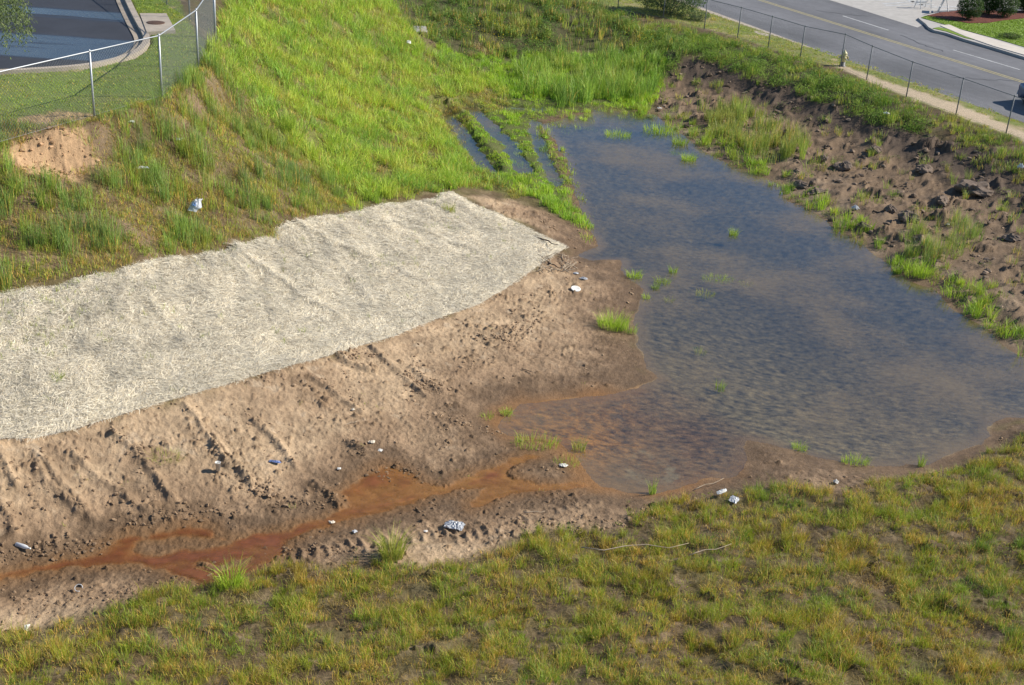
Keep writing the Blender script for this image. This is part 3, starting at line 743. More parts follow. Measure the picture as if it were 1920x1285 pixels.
def make_grass(name, cen, nb, spread, hr, wr, lean, pal, pw_, label, cat='grass', jit=.26, hn=None, brown=0.0, cs=3.0):
    nt = len(cen)
    pal = np.array(pal); pw_ = np.array(pw_) / sum(pw_)
    k = rng.integers(max(1, int(nb * .5)), int(nb * 1.5) + 1, nt)
    ti = np.repeat(np.arange(nt), k); n = len(ti)
    r = spread * np.sqrt(rng.random(n)) * rng.uniform(.5, 1.3, nt)[ti]; a = rng.random(n) * 2 * np.pi
    xy = cen[ti] + np.stack([np.cos(a) * r, np.sin(a) * r], -1)
    z = ground(xy[:, 0], xy[:, 1])
    okk = z > -.13
    xy, z, ti, r, a = xy[okk], z[okk], ti[okk], r[okk], a[okk]; n = len(ti)
    th = hr[0] + (hr[1] - hr[0]) * np.clip(.5 * rng.random(nt) ** 1.5 + .35 + .9 * fbm(cen[:, 0], cen[:, 1], 1.4, 3, 73), 0, 1)
    if hn is not None: th = th * hn
    h = th[ti] * rng.uniform(.5, 1.15, n)
    w = rng.uniform(wr[0], wr[1], n)
    ld = np.where(rng.random(n) < .65, a + rng.normal(0, .5, n), rng.random(n) * 2 * np.pi)
    le = np.abs(rng.normal(lean, lean * .5, n))
    # colour drifts slowly over the slope, then by tuft, then by blade
    sel = np.clip((np.cumsum(pw_)[None] < np.clip(.5 + .75 * fbm(cen[:, 0], cen[:, 1], cs, 3, 70) + rng.normal(0, .16, nt), 0, .999)[:, None]).sum(1), 0, len(pal) - 1)
    tc = pal[sel] * rng.uniform(1 - jit, 1 + jit, (nt, 1))
    c = tc[ti] * rng.uniform(1 - jit, 1 + jit, (n, 1))
    if brown > 0:
        bm = rng.random(n) < brown * (1 + np.clip(2 * fbm(xy[:, 0], xy[:, 1], 1.2, 2, 71), -.9, 1.5))
        c[bm] = np.array((.36, .235, .09)) * rng.uniform(.55, 1.25, (bm.sum(), 1))
        h[bm] *= .9
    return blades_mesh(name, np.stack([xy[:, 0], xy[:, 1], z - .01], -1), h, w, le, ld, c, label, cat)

def make_leaves(name, cen, nl, spread, hr, size, pal, label, cat='weeds', parent=None, kind='stuff', z0=None, m=leaf_m, flower=None):
    nt = len(cen); pal = np.array(pal)
    k = rng.integers(max(1, nl // 2), int(nl * 1.5) + 1, nt); ti = np.repeat(np.arange(nt), k); n = len(ti)
    r = spread * np.sqrt(rng.random(n)); a = rng.random(n) * 2 * np.pi
    xy = cen[ti] + np.stack([np.cos(a) * r, np.sin(a) * r], -1)
    zz = ground(xy[:, 0], xy[:, 1])
    H = rng.uniform(hr[0], hr[1], nt)[ti]
    hz = H * (rng.random(n) ** .6) * np.sqrt(np.clip(1.05 - (r / spread) ** 2, .1, 1))
    P0 = np.stack([xy[:, 0], xy[:, 1], zz + hz + .01], -1)
    c = pal[rng.integers(0, len(pal), nt)][ti] * rng.uniform(.75, 1.25, (n, 1))
    if flower is not None:
        fm = (rng.random(n) < flower[1]) & (hz > .6 * H)
        c[fm] = flower[0]
    return leaf_mesh(name, P0, rng.uniform(size[0], size[1], n), c, m, parent, label, cat, kind)

def leaf_mesh(name, P0, sz, c, m, parent=None, label=None, cat=None, kind=None, droop=0.0, aspect=.45):
    n = len(P0)
    d = rng.normal(0, 1, (n, 3)); d[:, 2] = d[:, 2] * .55 - droop; d /= np.linalg.norm(d, axis=1)[:, None]
    s = np.cross(d, rng.normal(0, 1, (n, 3)) * .5 + np.array((0, 0, 1.2))); s /= np.linalg.norm(s, axis=1)[:, None] + 1e-6
    sz = sz[:, None]
    V = np.stack([P0, P0 + d * sz * .5 + s * sz * aspect * .5, P0 + d * sz, P0 + d * sz * .5 - s * sz * aspect * .5], 1).reshape(-1, 3)
    F = np.arange(n)[:, None] * 4 + np.array([0, 1, 2, 3])
    ob = np_mesh(name, V, F, m, parent, np.repeat(np.clip(c * 1.3, 0, 1), 4, 0), False)
    if label: tag(ob, label, cat, kind=kind)
    return ob

OL = [(.19, .132, .035), (.165, .152, .024), (.14, .168, .022), (.115, .16, .024), (.085, .142, .03)]
# foreground grass: olive, gold and green, in ragged clumps with bare litter between
cen = sample(FLD['fore'], 80, .75, -.07, .1, 11)
make_grass('foreground_grass', cen, 18, .09, (.07, .35), (.0042, .0085), .45, OL, (.8, 1.3, 1.8, 1.6, 1.0), 'dry olive and gold grass covering the near bank below the pond', brown=.24, cs=2.2)
cen = sample(FLD['fore'], 24, .8, -.02, .2, 12)
make_grass('foreground_undergrowth', cen, 12, .16, (.06, .16), (.007, .012), .6, [(.24, .16, .07), (.17, .13, .05), (.14, .15, .04)], (1, 1, 1), 'short brown undergrowth between the near grass clumps', brown=.3)
cen = sample(FLD['fore'], 3.5, 2.0, .12, .2, 13)
make_leaves('foreground_weeds', cen, 26, .17, (.08, .22), (.03, .055), [(.22, .22, .035), (.17, .20, .035), (.27, .22, .05)], 'low yellow-green leafy weeds among the near grass')
TH = [(.17, .125, .07), (.13, .092, .052), (.10, .07, .042), (.24, .19, .125)]
cen = sample(FLD['fore'], 34, .7, -.1, .25, 50)
make_grass('foreground_thatch', cen, 7, .12, (.10, .28), (.004, .008), 1.75, TH, (1, 1.2, 1, .6), 'dead thatch lying between the near grass clumps', 'thatch')
cen = sample(FLD['bright'], 9, .9, -.2, .3, 51)
make_grass('slope_thatch', cen, 8, .2, (.15, .35), (.009, .015), 1.7, TH, (1, 1.2, .8, .8), 'dead thatch lying under the grass of the long left slope', 'thatch')
cen = sample(FLD['sparse'], 26, .9, -.3, .3, 52, [(FLD['scar2'], .0)])
make_grass('upper_slope_thatch', cen, 7, .16, (.12, .3), (.006, .011), 1.7, TH, (1, 1.2, 1.2, .6), 'dead thatch and stems lying on the upper left slope', 'thatch')
# sparse blue-green tufts on the upper left slope
cen = sample(FLD['sparse'], 11, 1.5, -.05, .13, 14, [(FLD['scar2'], .0), (FLD['scar1'], .0)])
make_grass('upper_slope_grass', cen, 34, .18, (.3, .85), (.007, .012), .2, [(.085, .135, .055), (.105, .16, .05), (.12, .165, .03), (.16, .17, .035)], (1, 1.2, 1, .8), 'tall blue-green tufts scattered on the upper left slope', brown=.05)
cen = sample(FLD['sparse'], 48, 1.1, -.24, .2, 15, [(FLD['scar2'], -.1)])
make_grass('upper_slope_weeds', cen, 14, .18, (.08, .28), (.008, .014), .5, [(.17, .165, .04), (.16, .20, .04), (.21, .15, .06)], (1, 1, 1), 'low olive ground cover on the upper left slope', brown=.22)
# bright yellow-green slope
def no_chan(q): return q[np.min([c(q[:, 0], q[:, 1]) - w for c, w in zip(CHF, CHW)], axis=0) > .06]
def chan_h(q): return np.clip(np.min([c(q[:, 0], q[:, 1]) - w for c, w in zip(CHF, CHW)], axis=0) / 1.3, .28, 1)
cen = no_chan(sample(FLD['bright'], 15, 1.2, -.17, .15, 16))
make_grass('bright_slope_grass', cen, 25, .24, (.2, .72), (.011, .021), .58, [(.115, .19, .045), (.155, .23, .04), (.20, .26, .045), (.23, .25, .06), (.20, .19, .06)], (1.1, 1.3, 1.3, .8, .3), 'lush yellow-green grass on the long left slope', brown=.06, hn=chan_h(cen))
cen = sample(FLD['bright'], 16, .9, -.05, .2, 46)
make_grass('slope_undergrowth', cen, 14, .2, (.08, .25), (.012, .02), .5, [(.15, .17, .04), (.19, .20, .045), (.23, .18, .07)], (1, 1, 1), 'short grass under the tall clumps of the left slope', brown=.2)
cen = sample(FLD['bright'], 1.5, 1.4, .05, .2, 47)
make_leaves('slope_weeds', cen, 60, .28, (.15, .45), (.05, .10), [(.13, .20, .035), (.17, .23, .04), (.10, .16, .03)], 'broad-leaved weeds mixed into the long left slope')
cen = sample(FLD['sparse'], 2.2, 1.2, .08, .2, 48)
make_leaves('upper_slope_broadleaf', cen, 40, .2, (.08, .25), (.03, .06), [(.12, .16, .03), (.15, .18, .04)], 'low broad-leaved weeds on the upper left slope')
# wetland
WET = Field(world(P['wet']))
cen = sample(WET, 19, 1.3, -.22, .2, 17, [(FLD['pond'], -.1)])
cen = np.vstack([no_chan(cen), cen[rng.random(len(cen)) < .16]])
make_grass('wetland_grass', cen, 22, .2, (.14, .42), (.012, .02), .32, [(.12, .20, .03), (.16, .25, .03), (.20, .27, .03), (.13, .19, .05)], (1, 1.3, 1, .7), 'bright green marsh grass between the narrow water channels', brown=.03, hn=chan_h(cen))
REED = Field(world(px("960 150;1000 120;1060 108;1150 98;1210 105;1245 130;1230 175;1190 195;1120 190;1050 200;990 190")))
cen = sample(REED, 9, 1.5, -.15, .2, 18)
make_grass('reeds', cen, 26, .24, (.4, 1.35), (.014, .024), .28, [(.085, .14, .04), (.12, .19, .04), (.16, .22, .05), (.19, .21, .07)], (1.2, 1.3, 1, .8), 'tall green reeds at the far end of the pond', 'reeds', brown=.03)
# fringe clumps along the right and far shores
FR = Field(world(px("1180 215;1240 228;1280 250;1310 275;1340 292;1400 318;1460 350;1475 372;1545 400;1570 425;1640 450;1670 485;1710 518;1760 535;1810 580;1860 610;1930 660;1990 690;2000 640;1930 610;1890 590;1830 545;1780 510;1720 470;1680 460;1620 420;1580 395;1530 365;1500 330;1440 310;1400 290;1340 260;1300 225;1250 205;1190 198")))
cen = sample(FR, 11, .9, .06, .12, 19)
make_grass('shore_grass', cen, 30, .2, (.2, .55), (.010, .017), .4, [(.12, .19, .03), (.16, .23, .03), (.20, .25, .035), (.15, .17, .05)], (1, 1.4, 1, .5), 'bright green fringe of grass along the right shore', brown=.04)
cen = sample(FR, 5, .9, .0, .2, 20)
make_leaves('shore_weeds', cen, 40, .2, (.06, .2), (.04, .08), [(.14, .21, .035), (.18, .24, .04), (.10, .15, .03)], 'leafy creeping weeds along the right shore')
RT = Field(world(px("1310 205;1400 205;1460 240;1510 275;1505 305;1440 310;1380 285;1330 250")))
cen = sample(RT, 9, 1.2, -.1, .2, 21)
make_grass('bank_reeds', cen, 32, .22, (.45, 1.0), (.012, .019), .2, [(.13, .16, .055), (.15, .19, .05), (.17, .18, .06)], (1, 1, 1), 'olive reed clump on the right bank beside the pond', 'reeds', brown=.1)
RT2 = Field(world(px("1690 440;1740 415;1800 410;1860 420;1830 470;1780 490;1730 500;1700 490")))
cen = sample(RT2, 8, .9, -.02, .2, 22)
make_grass('bank_rushes', cen, 30, .18, (.35, .8), (.008, .014), .25, [(.12, .16, .05), (.14, .18, .05), (.17, .19, .05)], (1, 1, 1), 'olive rush clump on the right bank behind the waterline', 'rushes', brown=.08)
cen = sample(FLD['right'], 2.6, 1.6, .08, .14, 23)
make_grass('right_bank_grass', cen, 24, .18, (.15, .5), (.010, .016), .35, [(.12, .16, .04), (.15, .19, .04), (.18, .18, .05)], (1, 1, .7), 'scattered green tufts on the dark churned right bank', brown=.12)
cen = sample(FLD['right'], 1.6, 1.3, .15, .14, 24)
make_leaves('right_bank_weeds', cen, 34, .22, (.08, .25), (.04, .075), [(.10, .15, .03), (.13, .18, .035), (.15, .17, .04)], 'low leafy weeds on the dark churned right bank')
BR2 = Field(world(px("1770 262;1840 262;1960 310;1960 350;1900 345;1830 320;1780 290")))
cen = sample(BR2, 9, .9, -.1, .2, 25)
make_grass('bank_top_grass', cen, 22, .2, (.15, .4), (.012, .018), .35, [(.12, .16, .04), (.15, .18, .045), (.18, .17, .05)], (1, 1, 1), 'ragged grass on the bank top below the right fence', brown=.12)
# dark weeds on the far bank, vines on the right bank crest
cen = sample(FLD['dark'], 4.5, 1.8, -.12, .2, 26)
make_grass('far_bank_grass', cen, 22, .25, (.3, .75), (.018, .03), .25, [(.075, .11, .03), (.10, .14, .03), (.14, .18, .04), (.17, .17, .06)], (1, 1.2, 1, .8), 'rank grass on the far bank under the fence', brown=.16)
cen = sample(FLD['dark'], 3.6, 1.5, -.02, .15, 27)
make_leaves('far_bank_weeds', cen, 90, .42, (.3, .95), (.06, .12), [(.08, .15, .03), (.10, .18, .03), (.14, .21, .04)], 'dark bushy weeds with yellow flowers on the far bank', flower=((.55, .42, .03), .0))
FLW = Field(world(px("850 55;900 50;960 58;1010 70;1015 92;950 95;880 90;855 75")))
cen = sample(FLW, 5, .8, -.1, .2, 28)
make_leaves('yellow_wildflowers', cen, 50, .3, (.35, .7), (.05, .09), [(.10, .13, .03), (.13, .15, .03)], 'patch of small yellow wildflowers on the far bank', 'flowers', flower=((.70, .52, .03), .42))
FLW2 = Field(world(px("1120 92;1160 80;1205 78;1225 95;1215 110;1160 112;1125 105")))
cen = sample(FLW2, 5, .8, -.2, .2, 29)
make_leaves('yellow_flower_clump', cen, 50, .3, (.4, .9), (.05, .09), [(.12, .17, .03), (.15, .19, .03)], 'yellow flowering weeds above the tall reeds', 'flowers', flower=((.70, .52, .03), .34))
cen = sample(FLD['bank'], 6.5, 1.6, -.3, .2, 30)
make_leaves('bank_crest_vines', cen, 100, .4, (.15, .6), (.05, .10), [(.11, .19, .03), (.14, .23, .035), (.18, .26, .04)], 'dense green vines spilling over the crest of the right bank', 'vines')
cen = sample(FLD['bank'], 9, 1.3, -.12, .2, 31)
make_grass('bank_crest_grass', cen, 18, .2, (.2, .5), (.014, .022), .35, [(.10, .155, .03), (.14, .19, .035), (.18, .20, .05)], (1, 1, 1), 'green grass on the crest of the right bank', brown=.06)
cen = sample(FLD['crest'], 9, 1.3, -.2, .2, 36)
make_grass('crest_grass', cen, 20, .22, (.1, .4), (.014, .022), .4, [(.10, .15, .03), (.14, .19, .035), (.18, .19, .05)], (1, 1.2, .8), 'ragged green grass between the right bank crest and the fence', brown=.1)
PWD = Field(world(px("985 200;1060 196;1180 198;1200 215;1180 236;1100 240;1040 248;1048 262;1066 300;1082 345;1100 400;1125 440;1112 460;1085 430;1060 370;1030 300;1000 240")))
cen = sample(PWD, 4, 1.0, -.02, .15, 37)
make_grass('pond_head_grass', cen, 22, .2, (.12, .4), (.012, .018), .4, [(.16, .22, .03), (.2, .26, .035), (.13, .19, .04)], (1, 1, 1), 'broken tufts of marsh grass standing in the head of the pond', brown=.04)
cen = sample(PWD, 4, .8, .05, .15, 38)
make_leaves('floating_pond_weed', cen, 40, .35, (.01, .04), (.04, .09), [(.22, .25, .05), (.18, .22, .05)], 'yellow-green weed floating at the head of the pond')
# mown lawns
cen = sample(FLD['lawn'], 45, 1.4, -.35, .2, 32, [(FLD['scar1'], .0)])
make_grass('mown_lawn', cen, 6, .1, (.04, .09), (.014, .022), .5, [(.12, .17, .03), (.15, .20, .035), (.20, .21, .05)], (1, 1, .7), 'mown lawn behind the left fence', 'lawn', brown=.06)
cen = sample(FLD['verge'], 22, 1.3, -.2, .2, 33, [(FLD['path'], -.1)])
make_grass('road_verge_grass', cen, 7, .14, (.05, .12), (.02, .03), .5, [(.15, .19, .04), (.19, .21, .05), (.24, .22, .07)], (1, 1, .7), 'yellow-green grass verge between the right fence and the road', 'grass verge', brown=.1)
# sprouts on the blanket
bu = rng.random(1500); bv = rng.random(1500) ** .7
kk = rng.random(1500) < np.clip(.06 + 1.1 * sstep(.28, .0, bu) * sstep(.3, .8, bv) + .5 * fbm(bu * 21, bv * 6, 1.6, 2, 72), 0, 1)
bu, bv = bu[kk], bv[kk]
P0 = np.stack([bilin(G, 0, 0, 1, bu * (nu - 1), bv * (nv - 1)) for G in (bx, by, bz)], -1)
k = rng.integers(3, 11, len(P0)); ti = np.repeat(np.arange(len(P0)), k); n = len(ti)
Rt = P0[ti] + np.stack([rng.normal(0, .05, n), rng.normal(0, .05, n), np.zeros(n)], -1)
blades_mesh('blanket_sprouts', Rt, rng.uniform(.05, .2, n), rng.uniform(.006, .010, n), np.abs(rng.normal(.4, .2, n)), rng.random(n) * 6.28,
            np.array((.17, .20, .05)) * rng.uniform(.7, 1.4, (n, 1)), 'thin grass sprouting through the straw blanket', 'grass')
# a few blades on the wet mud
cen = sample(FLD['mud'], .9, 1.4, .2, .12, 34, [(FLD['blanket'], .05)])
make_grass('mud_sprouts', cen, 6, .07, (.05, .14), (.005, .008), .5, [(.16, .20, .05), (.20, .22, .06)], (1, 1), 'tiny grass sprouts on the bare mud', brown=.1)

# distinct clumps one can point to
def tuft(x, y, n, spread, h, w, lean, pal, label, leafy=0, sx=1.0):
    h = h * 1.55; spread = spread * 1.3; n = int(n * 1.6); leafy = int(leafy * 1.5)
    q = at(x, y)
    z = max(q[2], -.1)
    t = empty('grass_tuft', (q[0], q[1], z), label, 'grass tuft')
    r = spread * np.sqrt(rng.random(n)); a = rng.random(n) * 2 * np.pi
    X_, Y_ = np.cos(a) * r * sx, np.sin(a) * r
    c = np.array(pal)[rng.integers(0, len(pal), n)] * rng.uniform(.75, 1.2, (n, 1))
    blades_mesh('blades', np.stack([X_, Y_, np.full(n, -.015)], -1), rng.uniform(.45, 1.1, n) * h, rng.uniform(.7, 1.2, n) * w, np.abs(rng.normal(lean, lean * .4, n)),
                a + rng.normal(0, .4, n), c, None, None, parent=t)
    if leafy:
        m_ = leafy; P_ = np.stack([rng.normal(0, spread * .6 * sx, m_), rng.normal(0, spread * .6, m_), rng.random(m_) * h * .6], -1)
        leaf_mesh('leaves', P_, rng.uniform(.04, .07, m_), np.array(pal)[rng.integers(0, len(pal), m_)] * rng.uniform(.8, 1.2, (m_, 1)), leaf_m, t)
    return t
YG = [(.18, .25, .035), (.21, .27, .035), (.15, .22, .03)]; GR = [(.12, .18, .035), (.15, .21, .04), (.18, .22, .04)]; DG = [(.09, .14, .04), (.12, .17, .04)]; TN = [(.17, .19, .05), (.22, .20, .07), (.14, .17, .04)]
for a in [
    (1148, 612, 260, .26, .34, .010, .45, YG, 'large bright green grass clump on the mud at the left edge of the pond', 0, 1.3),
    (1180, 620, 60, .16, .24, .009, .4, GR, 'thin green clump right beside the large bright clump at the pond edge', 0, 1.2),
    (735, 1045, 190, .17, .48, .011, .5, TN, 'tall yellow-green clump beside the tyre track below the crumpled plastic sheet', 0),
    (1376, 438, 80, .10, .26, .011, .35, GR, 'lone green clump standing in the open water of the pond', 0),
    (1345, 520, 110, .20, .16, .010, .5, YG, 'low wide green clump floating in mid pond', 30, 2.0),
    (1322, 548, 80, .16, .16, .010, .5, TN, 'olive clump on a small mud lump in mid pond', 20, 1.5),
    (1400, 529, 50, .12, .12, .009, .5, TN, 'small dull clump right of the low wide clump in mid pond', 10, 1.5),
    (1190, 516, 90, .15, .2, .010, .5, YG, 'yellow-green clump at the tip of the mud spit in the pond', 20, 1.3),
    (1243, 527, 80, .14, .2, .010, .45, GR, 'green clump in shallow water just beyond the mud spit', 20, 1.3),
    (1262, 508, 60, .09, .26, .010, .3, GR, 'thin upright clump in shallow water beyond the mud spit', 0),
    (1229, 538, 60, .10, .16, .009, .5, DG, 'dark green clump close to the mud spit', 20),
    (1255, 560, 46, .12, .14, .009, .5, TN, 'faint olive sprig in the water below the mud spit', 0),
    (1212, 556, 40, .10, .12, .009, .5, YG, 'small bright clump where the mud spit meets the water', 10),
    (1005, 833, 130, .28, .2, .008, .35, YG, 'spread of upright sprouts where the rusty stream enters the pond', 0, 1.6),
    (1085, 838, 70, .13, .24, .008, .3, TN, 'thin upright sprouts in the dark rusty corner of the pond', 0),
    (1060, 868, 50, .18, .16, .007, .35, YG, 'short sprouts beside the white scrap in the rusty inlet', 0, 1.4),
    (1224, 917, 34, .06, .28, .009, .3, GR, 'single thin sprig on the near edge of the rusty water', 0),
    (1350, 724, 40, .09, .24, .008, .25, GR, 'thin reeds beside a small mud lump in the brown water', 0),
    (1312, 655, 40, .14, .16, .008, .35, TN, 'pale thin reeds in the open brown water', 0),
    (1605, 858, 90, .15, .2, .009, .4, YG, 'bright sprouts on the near shore of the pond', 0, 1.8),
    (1730, 860, 30, .06, .26, .009, .3, GR, 'spindly sprig on the near shore toward the right', 0),
    (1500, 835, 60, .14, .15, .009, .5, YG, 'small green clump on the sandy point of the near shore', 20),
    (1730, 510, 170, .24, .34, .012, .35, YG, 'tall bright clump at the waterline of the right shore', 0, 1.2),
    (1683, 503, 90, .10, .24, .012, .4, GR, 'small rounded clump standing in water off the right shore', 20),
    (1800, 548, 140, .32, .24, .012, .45, YG, 'broad leafy clump on the right shore nearest the frame edge', 60, 1.5),
    (310, 862, 90, .22, .14, .007, .9, TN, 'flat sprawling tuft on the furrowed mud slope', 0, 1.4),
    (435, 1102, 110, .15, .36, .010, .6, YG, 'spiky pale tuft at the lower edge of the rusty stream', 0),
    (535, 245, 160, .24, .5, .014, .35, GR, 'dark green tuft standing alone at the foot of the bright slope', 0),
    (1158, 252, 150, .30, .26, .014, .4, YG, 'bright green island clump at the head of the pond', 30, 1.5),
    (1240, 245, 190, .40, .32, .014, .4, YG, 'long bright green island clump near the far right shore', 30, 1.6),
    (1275, 268, 130, .25, .32, .014, .4, GR, 'green island clump trailing behind the long bright one', 30),
    (1291, 298, 130, .22, .3, .014, .4, YG, 'last bright clump at the near end of the island chain', 30),
    (1265, 284, 60, .16, .14, .012, .5, DG, 'tiny dark clump in the water beside the island chain', 10),
    (1590, 205, 0, .1, .1, .01, .4, GR, None, 0),
    (108, 718, 40, .08, .2, .007, .4, GR, 'single green sprout in the middle of the straw blanket', 0),
    (842, 402, 90, .14, .3, .010, .3, TN, 'small dry tuft near the upper tip of the straw blanket', 0),
    (950, 770, 60, .12, .14, .008, .6, YG, 'green sprout on the mud at the corner of the rusty water', 20),
    (915, 778, 36, .12, .12, .008, .6, YG, 'faint sprout on the mud left of the rusty corner', 0)]:
    if a[8]: tuft(*a)

# ------------------------------------------------------------------ fences
dull = mat('dark_grey_steel', (.20, .21, .22), .65, .4, .3, .15, 20)  # darker steel for the road fence and the tension wires
def fence(bases, H, pr, wire_r, sp, label, zoff=None, ends=(), steel=steel):
    q = np.array(bases)
    z = np.array([float(ground(p[0:1], p[1:2])[0]) if zoff is None else zoff for p in q])
    t = empty('chain_link_fence', (q[0, 0], q[0, 1], z[0]), label, 'fence', 'chain-link fences round the basin')
    og = np.array((q[0, 0], q[0, 1], z[0]))
    B = np.column_stack([q, z]) - og
    for i, b in enumerate(B):
        m = MB(); r = pr * (1.5 if i in ends else 1.0)
        m.tube([b + (0, 0, -.3), b + (0, 0, H + (.06 if i in ends else .0))], r, 10)
        m.lathe([(r * 1.25, 0), (r * 1.25, .03), (r * .7, .06), (.005, .075)], 10, tuple(b + (0, 0, H - .01)))
        m.build('post', steel, t, True)
    m = MB(); m.tube([b + (0, 0, H) for b in B], pr * .62, 8); m.build('top_rail', steel, t, True)
    V, F = [], []
    for a, b in zip(B[:-1], B[1:]):
        L = np.linalg.norm((b - a)[:2]); e = (b - a) / L; nrm = np.array((-e[1], e[0], 0)) * (pr + .004)
        hh = H - .04; n = int(L / sp)
        for s in (1, -1):
            x0 = np.arange(-int(hh / sp) - 1, n + int(hh / sp) + 2) * sp
            # clip each diagonal to the bay
            xa, xb = x0, x0 + s * hh
            ta, tb = np.zeros_like(x0), np.ones_like(x0)
            with np.errstate(all='ignore'):
                for lim in (0, L):
                    tt = (lim - xa) / (xb - xa)
                    if (lim == 0) == (s > 0): ta = np.maximum(ta, tt)
                    else: tb = np.minimum(tb, tt)
            ok = tb - ta > .02; ta, tb, xa, xb = ta[ok], tb[ok], xa[ok], xb[ok]
            P1 = a + e * (xa + (xb - xa) * ta)[:, None] + np.array((0, 0, 1)) * (.04 + hh * ta)[:, None] + nrm * (1 + .08 * s)
            P2 = a + e * (xa + (xb - xa) * tb)[:, None] + np.array((0, 0, 1)) * (.04 + hh * tb)[:, None] + nrm * (1 + .08 * s)
            d = P2 - P1; d /= np.linalg.norm(d, axis=1)[:, None]
            u = np.cross(d, nrm / np.linalg.norm(nrm)) * wire_r; w = np.tile(nrm / np.linalg.norm(nrm) * wire_r, (len(d), 1))
            ring = lambda Pp: [Pp + u, Pp - u * .5 + w * .87, Pp - u * .5 - w * .87]
            vv_ = np.stack(ring(P1) + ring(P2), 1)
            o = len(V) * 0 + sum(len(x) for x in V)
            V.append(vv_.reshape(-1, 3))
            base = o + np.arange(len(d))[:, None] * 6
            F.append(np.concatenate([base + np.array(f) for f in ((0, 1, 4, 3), (1, 2, 5, 4), (2, 0, 3, 5))]))
    np_mesh('wire_mesh', np.vstack(V), np.vstack(F), wire_m, t, None, False)
    m = MB(); m.tube([b + (0, 0, .05) for b in B], .004, 5); m.build('tension_wire', dull, t)
    return t
lp = world(px("177.5 225;304 186;372.5 145;405 109"))
d0 = lp[0] - lp[1]
pre = [lp[0] + d0 * k * 1.35 for k in (2, 1)]
bk = on_plane(np.array([386, 367, 350, 335]), np.array([70, 50, 36, 24]), 5.3)
dd = (bk[-1] - lp[3]); dd = dd / np.linalg.norm(dd)
back = [lp[3] + dd * 3.0 * k for k in range(1, 11)]
fence(pre + list(lp) + back, 1.85, .030, .0034, .105, 'galvanised chain-link fence on the lawn edge beside the parking lot', 5.3, ends=(5,))
rp = world(px("2090 330;1985 290;1886 251;1792 216;1699 182;1624.5 150;1575 126;1500 110;1440 90;1382.5 72;1320 56;1243 35;1158 20;1075 0"))
fence(list(rp), 1.65, .028, .0016, .075, 'thin chain-link fence on the bank top along the road', None, (), dull)

# ------------------------------------------------------------------ the road on the right
def ribbon(name, uv, z, m, label=None, cat=None, kind=None, parent=None, thick=0.0, og=None):
    """flat polygon sheet in road coordinates"""
    V = [(*road_pt(u, v), z) for u, v in uv]; n = len(V)
    F = [tuple(range(n))]
    area = sum(V[i][0] * V[(i + 1) % n][1] - V[(i + 1) % n][0] * V[i][1] for i in range(n))
    if area < 0: F = [tuple(range(n - 1, -1, -1))]
    if thick:
        V += [(a, b, c - thick) for a, b, c in V]
        F += [((i + 1) % n, i, i + n, (i + 1) % n + n) if area > 0 else (i, (i + 1) % n, (i + 1) % n + n, i + n) for i in range(n)]
    if og is not None: V = [(a - og[0], b - og[1], c - og[2]) for a, b, c in V]
    me = bpy.data.meshes.new(name); me.from_pydata(V, [], F); me.update()
    o = link(name, me, m, parent)
    if kind or label: tag(o, label, cat, None, kind)
    return o
ribbon('road', [(-110, 0), (90, 0), (90, 120), (-110, 120)], ROAD_Z, road_material(), 'grey asphalt road running past the fence', 'road', 'structure')
yv = np.mean([road_uv(1440, 5)[1], road_uv(1905, 150)[1]]); yv0, yv1 = road_uv(1440, 5)[1], road_uv(1905, 150)[1]
yu0, yu1 = road_uv(1440, 5)[0], road_uv(1905, 150)[0]
def yline(u): return yv0 + (u - yu0) * (yv1 - yv0) / (yu1 - yu0)
mk = MB()
for off in (-.13, .13):
    pts = []
    for u in np.arange(-60, 60, 4.0):
        pts.append((u, yline(u) + off))
    for (u0, v0), (u1, v1) in zip(pts[:-1], pts[1:]):
        q = [road_pt(u0, v0 - .06), road_pt(u1, v1 - .06), road_pt(u1, v1 + .06), road_pt(u0, v0 + .06)]
        mk.add([(*p_, ROAD_Z + .005) for p_ in q], [(0, 1, 2, 3)])
o = mk.build('yellow_centre_line', yellow_p); tag(o, 'faded double yellow centre line on the road', 'road marking', kind='structure')
mk = MB()
def stroke(mb, a, b, w, z):
    a, b = np.array(a), np.array(b); e = (b - a) / np.linalg.norm(b - a); nn_ = np.array((-e[1], e[0])) * w / 2
    mb.add([(*(a - nn_), z), (*(b - nn_), z), (*(b + nn_), z), (*(a + nn_), z)], [(0, 1, 2, 3)])
stroke(mk, on_plane(1580, 30, ROAD_Z), on_plane(1666, 57, ROAD_Z), .14, ROAD_Z + .005)
stroke(mk, on_plane(1787, 94, ROAD_Z), on_plane(1912, 131, ROAD_Z), .14, ROAD_Z + .005)
stroke(mk, on_plane(1430, -20, ROAD_Z), on_plane(1487, 0, ROAD_Z), .14, ROAD_Z + .005)
o = mk.build('white_lane_dashes', white_p); tag(o, 'white lane dashes on the road', 'road marking', kind='structure')
mk = MB()  # white strokes over the pavement past the road
for a, b in (((1655, 8), (1735, 2)), ((1660, 11), (1750, 9)), ((1745, 14), (1800, 13)), ((1690, -4), (1740, 14)), ((1640, 0), (1700, -6)), ((1760, 20), (1800, 18))):
    stroke(mk, on_plane(*a, ROAD_Z), on_plane(*b, ROAD_Z), .3, ROAD_Z + .011)
o = mk.build('white_lot_strokes', white_p); tag(o, 'white strokes on the pavement beyond the road', 'road marking', kind='structure')
V = [(*on_plane(x, y, ROAD_Z), ROAD_Z + .006) for x, y in ((1540, -4), (1600, 14), (1660, 33), (1720, 52), (1732, 46), (1720, 36), (1730, 28), (1760, 20), (1850, 14), (1980, 18), (1990, -40), (1560, -40))]
me = bpy.data.meshes.new('driveway'); me.from_pydata(V, [], [tuple(range(len(V)))]); me.update()
